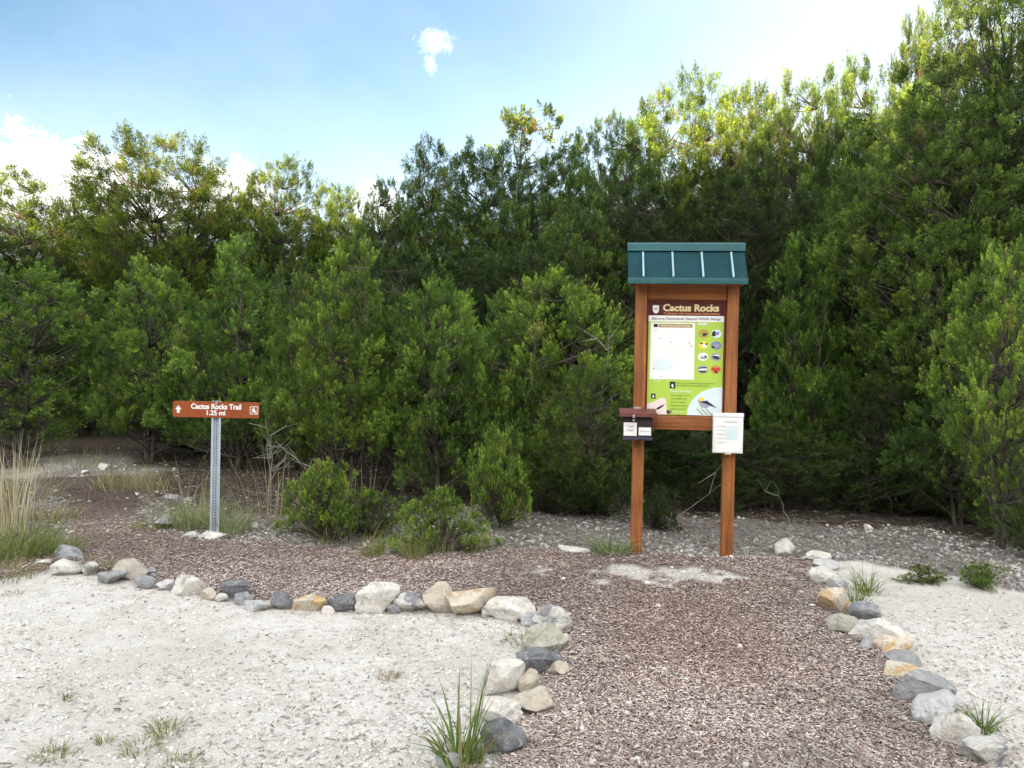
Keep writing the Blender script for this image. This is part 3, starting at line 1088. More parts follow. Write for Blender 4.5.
lettering('refuge_lettering', 'Balcones Canyonlands National Wildlife Refuge', 0.031, x, L2, z, P_NAVY, panel, width=0.555)
plate('map_sheet', prect(0.03, 0.62, 0.182, 0.685), L1, P_WHITE, panel)
plate('map_icon', prect(0.07, 0.125, 0.194, 0.222), L2, P_BLACK, panel)
plate('map_heading_bar', prect(0.135, 0.585, 0.192, 0.224), L2, P_TAN, panel)
x, z = U(0.36, 0.208)
lettering('map_heading_lettering', 'Welcome to the Refuge', 0.022, x, L3, z, P_WHITE, panel, width=0.24)
plate('map_area', ell(*U(0.40, 0.44), 0.10, 0.09, 24, wob=0.16, seed=8), L2, P_PMAP, panel)
plate('map_area', ell(*U(0.20, 0.56), 0.07, 0.05, 24, wob=0.16, seed=9), L2, P_PBLUE, panel)
for u, v, c in ((0.10, 0.25, P_GREY), (0.15, 0.32, P_GREY), (0.30, 0.355, P_GREY), (0.55, 0.36, P_GREY), (0.575, 0.385, P_RED), (0.08, 0.59, P_DKGREEN)):
    plate('map_mark', ell(*U(u, v), 0.006, 0.006, 10), L3, c, panel)
x, z = U(0.17, 0.66)
lettering('map_scale_lettering', '1 mile', 0.014, x, L2, z, P_GREY, panel)
x, z = U(0.72, 0.192)
lettering('wildlife_heading_lettering', 'Wildlife', 0.026, x, L2, z, P_WHITE, panel, offset=0.001, width=0.09)


def picture(u, v, base, blobs, rx=0.042, rz=0.034):
    """a printed oval photograph of an animal or plant"""
    cx, cz = U(u, v)
    bm = bmesh.new()
    mats = [base]
    lay = [(ell(cx, cz, rx, rz, 24), L1, 0)]
    for k, (du, dv, ru, rv, m_, sd) in enumerate(blobs):
        if m_ not in mats:
            mats.append(m_)
        lay.append((ell(cx + du * rx, cz - dv * rz, ru * rx, rv * rz, 18, wob=0.2, seed=sd), L2 - 0.0008 * k, mats.index(m_)))
    for pts, y, mi_ in lay:
        vs = [bm.verts.new((p_[0], y, p_[1])) for p_ in pts]
        f_ = bm.faces.new(vs)
        f_.material_index = mi_
        e = bmesh.ops.extrude_face_region(bm, geom=[f_])
        for q in e['geom']:
            if isinstance(q, bmesh.types.BMVert):
                q.co.y += 0.0007
    for f_ in bm.faces:
        pass
    return bm_obj('wildlife_picture', bm, mats, panel)


picture(0.735, 0.275, P_TAN, [(0.1, 0.2, .5, .35, P_BLACK, 1), (-.5, .3, .3, .2, P_LIME, 2)])
picture(0.905, 0.275, P_PBLUE, [(-.5, 0, .32, .8, P_BLACK, 3), (0.1, -.1, .35, .5, P_BLUE, 4)])
picture(0.735, 0.378, P_YEL, [(0.2, .1, .5, .4, P_WHITE, 5), (.6, -.3, .25, .2, P_BLACK, 6), (-.4, -.5, .25, .2, P_BLACK, 7)])
picture(0.905, 0.378, P_BLUE, [(0, .1, .55, .45, P_GREY, 8), (-.6, .4, .3, .3, P_NAVY, 9)])
picture(0.735, 0.48, P_WHITE, [(0, .25, .7, .3, P_GREY, 10), (.5, -.1, .25, .25, P_BLACK, 11)])
picture(0.905, 0.48, P_GREY, [(0, .1, .6, .45, P_NAVY, 12), (.2, -.4, .4, .2, P_WHITE, 13)])
picture(0.735, 0.59, P_GREY, [(0, -.3, .75, .22, P_BLACK, 14), (0, .05, .8, .25, P_WHITE, 15), (0, .55, .6, .25, P_BLACK, 16)])
picture(0.905, 0.59, P_ORANGE, [(-.3, 0, .45, .5, P_RED, 17), (.45, -.1, .35, .4, P_RED, 18), (.1, .6, .3, .25, P_BLACK, 19)])
plate('hiker_icon', prect(0.30, 0.375, 0.705, 0.765), L1, P_BLACK, panel)
plate('hiker_figure', ell(*U(0.337, 0.742), 0.009, 0.014, 12, wob=.15, seed=5), L2, P_WHITE, panel)
plate('trail_icon', prect(0.055, 0.115, 0.815, 0.86), L1, P_BLACK, panel)
plate('trail_figure', ell(*U(0.085, 0.84), 0.008, 0.011, 12, wob=.15, seed=6), L2, P_WHITE, panel)
for nm, tx, u, v, s_, m_, w_ in (
        ('body_lettering', 'Enjoy your visit and stay on the trail', 0.64, 0.715, .018, P_DKGREEN, .30), ('body_lettering', 'Take only photos, leave only footprints', 0.60, 0.737, .018, P_DKGREEN, .27),
        ('rules_heading_lettering', 'Please remember', 0.45, 0.79, .03, P_WHITE, .17), ('body_lettering', 'Open sunrise to sunset', 0.45, 0.825, .018, P_DKGREEN, .16),
        ('body_lettering', 'Foot traffic only', 0.43, 0.855, .018, P_DKGREEN, .13), ('body_lettering', 'Carry water', 0.42, 0.885, .018, P_DKGREEN, .12),
        ('body_lettering', 'No pets or bikes', 0.43, 0.915, .018, P_DKGREEN, .13), ('body_lettering', 'Pack out trash', 0.42, 0.945, .018, P_DKGREEN, .12),
        ('footer_lettering', 'Thank you', 0.40, 0.975, .018, P_WHITE, .12), ('body_lettering', 'Trails', 0.13, 0.70, .02, P_WHITE, .05)):
    x, z = U(u, v)
    lettering(nm, tx, s_, x, L2, z, m_, panel, width=w_)
cr = [(0.0, 0.905), (0.10, 0.885), (0.17, 0.855), (0.23, 0.85), (0.26, 0.88), (0.27, 0.998), (0.0, 0.998)]
plate('cave_picture', [U(*q) for q in cr][::-1], L1, P_PINK, panel)
plate('insect_picture', [U(*q) for q in ((0.13, 0.945), (0.18, 0.925), (0.24, 0.905), (0.22, 0.925), (0.17, 0.95), (0.13, 0.96))][::-1], L2, P_BLACK, panel)
plate('dark_shape', ell(*U(0.30, 0.975), 0.02, 0.018, 14, wob=.2, seed=4), L1, P_MAROON, panel)
cen = U(0.98, 1.0)
arc = [(min(cx_, PX1), max(cz_, PZ0)) for cx_, cz_ in ell(cen[0], cen[1], 0.27, 0.235, 30, PI / 2, PI)]
arc = [(PX1, PZ0 + 0.235)] + arc + [(PX1, PZ0)]
plate('bird_backdrop', arc, L1, P_PBLUE, panel)
plate('bird_body', [U(*q) for q in ((0.68, 0.865), (0.74, 0.87), (0.80, 0.865), (0.86, 0.90), (0.93, 0.925), (0.84, 0.915), (0.80, 0.935), (0.73, 0.93), (0.70, 0.90))][::-1], L2, P_GREY, panel)
plate('bird_wing', [U(*q) for q in ((0.70, 0.878), (0.80, 0.868), (0.86, 0.895), (0.93, 0.93), (0.82, 0.905))][::-1], L3, P_NAVY, panel)
plate('bird_head', ell(*U(0.725, 0.856), 0.021, 0.016, 14, wob=.1, seed=2), L3, P_YEL, panel)
for k in range(3):
    plate('twig_drawing', [U(*q) for q in ((0.66 + .06 * k, 0.94), (0.675 + .06 * k, 0.94), (0.76 + .06 * k, 0.995), (0.745 + .06 * k, 0.995))][::-1], L2, P_DKGREEN, panel)
for sx in (-1, 1):
    for zz in (1.08, 2.20):
        bm = bmesh.new()
        bmesh.ops.create_cone(bm, cap_ends=True, segments=10, radius1=0.008, radius2=0.006, depth=0.006, matrix=Matrix.Translation((sx * 0.37, -0.052, zz)) @ Matrix.Rotation(PI / 2, 4, 'X'))
        bm_obj('bolt', bm, worn('steel_bolt', (0.25, 0.25, 0.25), 0.4, metal=0.8), K)

KM = K.matrix_basis.copy() if False else (Matrix.Translation(K.location) @ Matrix.Rotation(YAW, 4, 'Z'))


def on_kiosk(x, y, z):
    return KM @ Vector((x, y, z))


# brochure box on the left post
DBROWN = worn('dark_brown_box', (0.030, 0.020, 0.024), 0.5, 0.2, 8)
LIDM = worn('maroon_box_lid', (0.135, 0.042, 0.038), 0.5, 0.2, 8)
STEEL = worn('zinc_latch', (0.6, 0.6, 0.6), 0.35, metal=0.7)
PAPER = printed('paper_notice', (0.78, 0.78, 0.76), 0.7)
BX = thing('brochure_box', on_kiosk(-0.387, -0.052, 0.955), YAW, 'dark brown lidded brochure box fixed to the kiosk post', 'brochure box')
bm = bmesh.new()
sec = [(-0.145, 0.0), (0, 0.0), (0, 0.215), (-0.145, 0.20)]
va = [bm.verts.new((-0.118, y, z)) for y, z in sec]
vb = [bm.verts.new((0.118, y, z)) for y, z in sec]
bm.faces.new(va)
bm.faces.new(vb[::-1])
for i in range(4):
    bm.faces.new((va[i], va[(i + 1) % 4], vb[(i + 1) % 4], vb[i]))
bmesh.ops.bevel(bm, geom=list(bm.edges), offset=0.004, segments=2, affect='EDGES')
bm_obj('box_body', bm, DBROWN, BX, True)
bm = bmesh.new()
sec = [(-0.185, 0.19), (-0.183, 0.218), (0.0, 0.25), (0.0, 0.222), (-0.175, 0.203), (-0.175, 0.19)]
va = [bm.verts.new((-0.148, y, z)) for y, z in sec]
vb = [bm.verts.new((0.148, y, z)) for y, z in sec]
bm.faces.new(va)
bm.faces.new(vb[::-1])
for i in range(len(sec)):
    bm.faces.new((va[i], va[(i + 1) % len(sec)], vb[(i + 1) % len(sec)], vb[i]))
lid = bm_obj('lid', bm, LIDM, BX)
box('hinge', -0.03, 0.03, -0.02, 0.002, 0.246, 0.262, STEEL, BX, 0.002)
la = box('latch', -0.045, -0.027, -0.196, -0.186, 0.155, 0.207, STEEL, BX, 0.003)
bm = bmesh.new()
bmesh.ops.create_cone(bm, cap_ends=True, segments=12, radius1=0.008, radius2=0.008, depth=0.006, matrix=Matrix.Translation((-0.036, -0.199, 0.178)) @ Matrix.Rotation(PI / 2, 4, 'X'))
bm_obj('latch_pin', bm, P_BLACK, la)
n1_ = plate('paper_label', rect(-0.113, -0.008, 0.034, 0.142), -0.1475, PAPER, BX)
n2_ = plate('paper_label', rect(0.008, 0.106, 0.04, 0.104), -0.1475, PAPER, BX)
lettering('label_lettering', 'Trail\nmaps', 0.028, -0.06, -0.150, 0.095, P_GREY, n1_)
lettering('label_lettering', 'Please take one', 0.016, 0.057, -0.150, 0.075, P_GREY, n2_, width=0.08)
plate('lower_lip', rect(-0.118, 0.118, 0.001, 0.026), -0.150, worn('box_lip', (0.05, 0.045, 0.075), 0.5), BX, 0.003)
for k in range(2):
    plate('lip_knob', ell(0.018 + .04 * k, 0.006, 0.016, 0.012, 12), -0.154, DBROWN, BX, 0.004)

# white plastic leaflet holder on the right post
WPL = worn('white_plastic', (0.76, 0.77, 0.77), 0.35, 0.04, 6, 0, 0.5, 0, (0.5, 0.5, 0.48), 0.15)
NB_ = thing('leaflet_holder', on_kiosk(0.345, -0.052, 0.86), YAW, 'white plastic leaflet holder mounted on the right kiosk post', 'leaflet holder')
NB_.scale = (0.93, 1, 0.93)
bm = bmesh.new()
box_bm(bm, -0.128, 0.128, -0.05, 0.0, 0.0, 0.315, 0.004)
bm_obj('holder_body', bm, WPL, NB_, True)
bm = bmesh.new()
box_bm(bm, -0.131, 0.131, -0.054, 0.0, 0.316, 0.350, 0.003)
bm_obj('holder_lid', bm, WPL, NB_, True)
sh = plate('notice_sheet', rect(-0.108, 0.108, 0.012, 0.300), -0.0525, PAPER, NB_)
plate('printed_patch', rect(-0.015, 0.085, 0.12, 0.24), -0.0537, printed('print_pale_teal', (0.60, 0.72, 0.74)), sh)
lettering('notice_lettering', 'Visitor guide', 0.02, 0.02, -0.0545, 0.275, P_GREY, sh, width=0.11)
for k in range(5):
    lettering('notice_lettering', ('Hours and rules', 'Trail safety', 'Birding list', 'Stay on trail', 'Thank you')[k], 0.012, -0.06, -0.0545, 0.235 - 0.035 * k, P_GREY, sh, width=0.07)
box('clasp', -0.028, 0.028, -0.058, -0.05, -0.012, 0.012, worn('clasp_tan', (0.5, 0.45, 0.36), 0.4), NB_, 0.002)

# ------------------------------------------------------------------ trail sign
GALV = worn('galvanised_steel', (0.46, 0.52, 0.58), 0.45, 0.15, 6, 0.35, 0.5, 0, (0.3, 0.32, 0.34), 0.3)
SIGNB = worn('brown_sign_face', (0.27, 0.062, 0.013), 0.45, 0.1, 4, 0, 0.4, 0, (0.12, 0.035, 0.012), 0.25)
WPAINT = printed('sign_white_sheeting', (0.80, 0.80, 0.77))
gs = G(214.5, 538)
TS = thing('trail_sign', (gs.x, gs.y, h1(gs.x, gs.y)), R(10), 'brown trail sign with white arrow on a perforated steel post', 'trail sign')
TS.rotation_euler = (0, R(0.5), R(6))
s_px = F_PX / gs.y
bm = bmesh.new()
hw, zt = 0.039, 1.18
# U-channel post with black discs down the web for its dark holes
uch = [(-hw, -0.012), (-hw + 0.016, -0.012), (-0.016, 0.014), (0.016, 0.014), (hw - 0.016, -0.012), (hw, -0.012), (hw, -0.007), (hw - 0.014, -0.007), (0.018, 0.020), (-0.018, 0.020), (-hw + 0.014, -0.007), (-hw, -0.007)]
va = [bm.verts.new((x_, y_, -0.25)) for x_, y_ in uch]
vb = [bm.verts.new((x_, y_, zt)) for x_, y_ in uch]
for i in range(len(uch)):
    bm.faces.new((va[i], va[(i + 1) % len(uch)], vb[(i + 1) % len(uch)], vb[i]))
bm.faces.new(va[::-1])
bm.faces.new(vb)
post = bm_obj('post', bm, GALV, TS)
bm = bmesh.new()
for k in range(42):
    bmesh.ops.create_circle(bm, cap_ends=True, segments=8, radius=0.0055, matrix=Matrix.Translation((0, 0.0128, 0.03 + k * 0.0254)) @ Matrix.Rotation(PI / 2, 4, 'X'))
tag(bm_obj('hole_disc_row', bm, P_BLACK, post), None)
SW, SZ0, SZ1, SY = 0.362, 1.035, 1.175, -0.0125
plate_o = plate('sign_plate', rrect(-SW, SW, SZ0, SZ1, 0.02), SY - 0.003, SIGNB, TS, 0.003)
S1 = SY - 0.0042
ar = [(-0.013, 0), (0.013, 0), (0.013, 0.032), (0.026, 0.032), (0.024, 0.045), (0, 0.068), (-0.024, 0.045), (-0.026, 0.032), (-0.013, 0.032)]
ar = [(-0.011, 0), (0.011, 0), (0.011, 0.030), (0.026, 0.030), (0, 0.064), (-0.026, 0.030), (-0.011, 0.030)]
zc = (SZ0 + SZ1) / 2
plate('arrow', [(x_ - 0.315, z_ + zc - 0.033) for x_, z_ in ar], S1, WPAINT, plate_o)
lettering('name_lettering', 'Cactus Rocks Trail', 0.062, 0.0, S1, zc + 0.024, WPAINT, plate_o, width=0.42, offset=0.0022)
lettering('distance_lettering', '1.25 mi', 0.056, -0.005, S1, zc - 0.030, WPAINT, plate_o, width=0.155, offset=0.002)
ic = plate('hiker_symbol', rrect(0.283, 0.353, zc - 0.036, zc + 0.034, 0.010), S1, WPAINT, plate_o)
plate('symbol_field', rrect(0.288, 0.348, zc - 0.031, zc + 0.029, 0.008), S1 - 0.0016, SIGNB, plate_o)
for pts in (ell(0.318, zc + 0.019, 0.006, 0.006, 12), [(0.307, zc + 0.01), (0.322, zc + 0.012), (0.330, zc - 0.006), (0.335, zc - 0.027), (0.328, zc - 0.027), (0.318, zc - 0.010), (0.303, zc - 0.027), (0.296, zc - 0.027), (0.309, zc - 0.006)],
            [(0.300, zc + 0.012), (0.306, zc + 0.012), (0.305, zc - 0.006), (0.298, zc - 0.006)], [(0.336, zc + 0.008), (0.339, zc + 0.008), (0.343, zc - 0.027), (0.340, zc - 0.027)]):
    plate('hiker_pictogram', pts, S1 - 0.0032, WPAINT, plate_o)
for zz in (zc + 0.052, zc - 0.048):
    bm = bmesh.new()
    bmesh.ops.create_cone(bm, cap_ends=True, segments=10, radius1=0.011, radius2=0.008, depth=0.008, matrix=Matrix.Translation((0, S1 - 0.003, zz)) @ Matrix.Rotation(PI / 2, 4, 'X'))
    bm_obj('bolt', bm, GALV, plate_o)


# ------------------------------------------------------------------ junipers
def unit(v):
    return v / (np.linalg.norm(v, axis=-1, keepdims=True) + 1e-9)


def juniper(seed, H, Rr, z0, clump, n_clumps, tufts, leaves, leaf_l, leaf_w, shape='oval', stems=2, twigs=120, gap=0.0, rag=1.3):
    r_ = np.random.default_rng(seed)
    bark = Acc()
    # stems
    stem_pts = []
    for s in range(stems):
        a = r_.random() * 2 * PI
        lean = (0.10 if stems == 1 else 0.32) * Rr
        top = H * (0.93 if s == 0 else r_.uniform(0.6, 0.85))
        n = 10
        t = np.linspace(0, 1, n)
        wob = np.cumsum(r_.normal(0, 0.045 * H / 3, (n, 2)), 0)
        ox, oy = math.cos(a) * lean, math.sin(a) * lean
        pts = np.stack([ox * t ** 0.8 + wob[:, 0] * t + math.cos(a) * 0.04 * (stems > 1), oy * t ** 0.8 + wob[:, 1] * t + math.sin(a) * 0.04 * (stems > 1), -0.15 + (top + 0.15) * t], -1)
        rad = (0.022 * H ** 0.9 / stems ** 0.4) * (1 - t) ** 1.15 + 0.005
        bark.tube(pts, rad, 7)
        stem_pts.append(pts)
    # clump centres inside an uneven envelope
    ph = r_.random(6) * 2 * PI

    def env(zn, ang):
        if shape == 'oval':
            pr = np.sin(PI * np.clip(0.10 + 0.86 * zn, 0, 1)) ** 0.62
        elif shape == 'cone':
            pr = (1 - zn) ** 0.72 * (0.62 + 0.38 * np.clip(zn / 0.22, 0, 1))
        elif shape == 'top':
            pr = np.sin(PI * np.clip(0.05 + 0.90 * zn ** 0.8, 0, 1)) ** 0.7
        else:
            pr = (1 - zn) ** 0.5
        k = 1 + rag * (0.22 * np.sin(2 * ang + ph[0] + 3 * zn) + 0.16 * np.sin(3 * ang + ph[1] - 6 * zn) + 0.12 * np.sin(5 * ang + ph[2] + 9 * zn))
        return Rr * pr * k
    P, tries = [], 0
    md = clump * 1.0
    while len(P) < n_clumps and tries < 60:
        tries += 1
        m_ = 400
        zn = r_.random(m_) ** 0.9
        ang = r_.random(m_) * 2 * PI
        rho = (0.30 + 0.70 * r_.random(m_) ** 0.55)
        e = env(zn, ang) * rho
        cand = np.stack([e * np.cos(ang), e * np.sin(ang), z0 + (H - z0) * zn], -1)
        g_ = np.sin(cand[:, 0] * 2.3 / clump * .5 + ph[3]) * np.sin(cand[:, 1] * 2.1 / clump * .5 + ph[4]) * np.sin(cand[:, 2] * 2.0 / clump * .5 + ph[5])
        cand = cand[g_ > -1 + gap]
        for c in cand:
            if len(P) >= n_clumps:
                break
            if not P or np.min(np.sum((np.array(P) - c) ** 2, 1)) > md * md:
                P.append(c)
        if tries % 8 == 0:
            md *= 0.92
    P = np.array(P)
    # leader clumps that make the pointed tips
    for st in stem_pts:
        P = np.vstack([P, st[-1] + np.array([0, 0, 0.02]), st[-2] + r_.normal(0, 0.04, 3)])
    n = len(P)
    axis0 = np.array([0, 0, 0]) + np.stack([P[:, 0], P[:, 1], np.zeros(n)], -1) / max(Rr, .1) * 0.75
    ax = unit(axis0 * 1.1 + np.array([0, 0, 0.62]) + r_.normal(0, 0.34, (n, 3)))
    size = clump * (0.65 + 0.75 * r_.random(n)) * (1 - 0.35 * (P[:, 2] - z0) / (H - z0))
    # limbs to each clump
    for i in range(n):
        c = P[i]
        st = stem_pts[r_.integers(stems)] if r_.random() < 0.3 else min(stem_pts, key=lambda s_: np.min(np.sum((s_ - c) ** 2, 1)))
        rr = math.hypot(c[0], c[1])
        zt = max(0.08 * H * r_.random() + 0.05, c[2] - rr * r_.uniform(0.25, 0.75) - 0.05)
        k = int(np.argmin(np.abs(st[:, 2] - zt)))
        a0 = st[k]
        t = np.linspace(0, 1, 6)[:, None]
        mid = (a0 + c) / 2 + r_.normal(0, 0.06 * np.linalg.norm(c - a0), 3) - np.array([0, 0, 0.10 * rr])
        pts = a0 * (1 - t) ** 2 + 2 * mid * t * (1 - t) + c * t ** 2
        L = np.linalg.norm(c - a0)
        r0 = 0.006 + 0.011 * L
        bark.tube(pts, np.linspace(r0, 0.004, 6), 5)
        for _ in range(max(1, int(twigs * 1.7 / n))):
            q = pts[r_.integers(1, 5)]
            d_ = unit(r_.normal(0, 1, 3) + np.array([0, 0, 0.1]) + unit(c - a0) * 0.5)
            ln = r_.uniform(0.12, 0.32) * (0.6 + clump)
            e_ = q + d_ * ln
            m2 = (q + e_) / 2 + r_.normal(0, 0.05 * ln, 3)
            bark.tube(np.array([q, m2, e_]), np.array([0.005, 0.0035, 0.0015]), 4)
            if r_.random() < 0.6:
                e2 = m2 + unit(d_ + r_.normal(0, 0.7, 3)) * ln * 0.55
                bark.tube(np.array([m2, (m2 + e2) / 2, e2]), np.array([0.0035, 0.0025, 0.001]), 4)
    bv, bf = bark.arrays()
    trunk_me = np_mesh('trunk', bv, bf, [M_BARK], None, True)
    # tufts on every clump: flame-shaped sprays, then small scale-leaf sprigs on each spray
    nt_ = n * tufts
    ci = np.repeat(np.arange(n), tufts)
    d = unit(r_.normal(0, 1, (nt_, 3)) + ax[ci] * 0.75)
    sz = size[ci][:, None]
    base = P[ci] + d * sz * (0.14 + 0.40 * r_.random((nt_, 1))) + ax[ci] * sz * (0.5 * r_.random((nt_, 1)) - 0.1)
    tax = unit(d * 0.72 + ax[ci] * 0.85 + np.array([0, 0, 0.26]) + r_.normal(0, 0.28, (nt_, 3)))
    tl = (clump * (0.28 + 0.44 * r_.random((nt_, 1)) ** 1.7) + 0.012)
    nl = nt_ * leaves
    ti = np.repeat(np.arange(nt_), leaves)
    t = r_.random((nl, 1)) ** 0.85
    rad = r_.normal(0, 1, (nl, 3))
    rad = unit(rad - tax[ti] * np.sum(rad * tax[ti], 1, keepdims=True))
    w_ = 0.27 * np.sin(PI * np.clip(0.30 + 0.68 * t, 0, 1)) * np.sqrt(r_.random((nl, 1)))
    lp = base[ti] + tax[ti] * tl[ti] * t + rad * tl[ti] * w_
    ld = unit(tax[ti] * 1.0 + rad * (0.80 - 0.45 * t) + r_.normal(0, 0.22, (nl, 3)))
    ls = unit(np.cross(ld, r_.normal(0, 1, (nl, 3))))
    L_ = leaf_l * (0.6 + 0.7 * r_.random((nl, 1)))
    Wd = leaf_w * (0.7 + 0.6 * r_.random((nl, 1)))
    v = np.stack([lp, lp + ld * L_ * 0.45 + ls * Wd, lp + ld * L_, lp + ld * L_ * 0.5 - ls * Wd], 1).reshape(-1, 3)
    f = np.arange(nl * 4).reshape(-1, 4)
    g1, g2, g3 = np.array([.074, .130, .030]), np.array([.192, .290, .064]), np.array([.021, .049, .018])
    tr = r_.random((nt_, 1))
    cr_ = r_.random((n, 1))
    k = np.clip(0.55 * tr + 0.5 * cr_[ci] + r_.normal(0, .10, (nt_, 1)), 0, 1)
    tc_ = np.where(k < 0.5, g3 + (g1 - g3) * k * 2, g1 + (g2 - g1) * (k - .5) * 2)
    dead = r_.random((nt_, 1)) < np.where(r_.random((n, 1)) < 0.018, 0.4, 0.008)[ci]
    tc_ = np.where(dead, np.array([.17, .135, .085]), tc_)
    lc = tc_[ti] * (0.75 + 0.5 * r_.random((nl, 1))) * (0.55 + 0.95 * t ** 1.3) * np.array([1, 1, .9])  # inner shade and light on the tips put into leaf colour
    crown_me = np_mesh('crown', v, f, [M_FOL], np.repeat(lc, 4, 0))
    return trunk_me, crown_me, H, Rr


PROTO = {}
for i in range(4):
    PROTO['young%d' % i] = juniper(40 + i, 2.8, 0.95, 0.28, 0.28, 140, 18, 68, 0.025, 0.0034, 'cone' if i % 2 else 'oval', (1, 2, 3, 2)[i], 240)
for i in range(4):
    PROTO['tall%d' % i] = juniper(60 + i, 6.0, 1.55, 0.9, 0.37, 280, 17, 62, 0.035, 0.0052, ('oval', 'oval', 'oval', 'top')[i], (1, 2, 3, 2)[i], 420, 0.25)
for i in range(2):
    PROTO['lifted%d' % i] = juniper(50 + i, 2.8, 0.95, 0.55, 0.28, 120, 18, 68, 0.025, 0.0034, 'cone' if i else 'oval', 2 + i, 360)
PROTO['sprawl0'] = juniper(80, 6.2, 1.9, 2.6, 0.42, 250, 18, 62, 0.038, 0.0055, 'top', 3, 420, 0.12)
PROTO['sprawl1'] = juniper(81, 6.2, 1.6, 2.2, 0.40, 220, 18, 62, 0.038, 0.0055, 'oval', 2, 420, 0.12)
PROTO['spindly0'] = juniper(82, 6.0, 0.9, 2.9, 0.30, 70, 12, 70, 0.042, 0.0060, 'oval', 3, 200, 0.3)
for i in range(3):
    PROTO['shrub%d' % i] = juniper(90 + i, 0.85, 0.55, 0.06, 0.14, 115, 15, 56, 0.017, 0.0025, 'oval' if i != 1 else 'dome', 3, 130, 0.2, 2.3)


tint_rng = random.Random(4)


def plant(name, kind, base, H, halfw, tint, label, cat, group, rz=None):
    tm, cm, h0, r0 = PROTO[kind]
    z = h1(base[0], base[1])
    t = thing(name, (base[0], base[1], z - 0.01), random.random() * 6.28 if rz is None else rz, label, cat, group)
    sxy = halfw / (r0 * 1.12)
    t.scale = (sxy, sxy, H / (h0 * 1.03))
    a = link('trunk', tm, t)
    c = link('crown', cm, t)
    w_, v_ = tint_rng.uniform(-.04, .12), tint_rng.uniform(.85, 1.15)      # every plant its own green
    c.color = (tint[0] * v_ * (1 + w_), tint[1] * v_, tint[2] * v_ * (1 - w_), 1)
    return t


def tree(kind, px, Y, top, wpx, tint, label, group, name='juniper_tree', cat='tree'):
    q = HP(px, top, Y)
    plant(name, kind, (q.x, Y), max(q.z - h1(q.x, Y), 0.4), wpx / 2 / F_PX * Y, tint, label, cat, group)


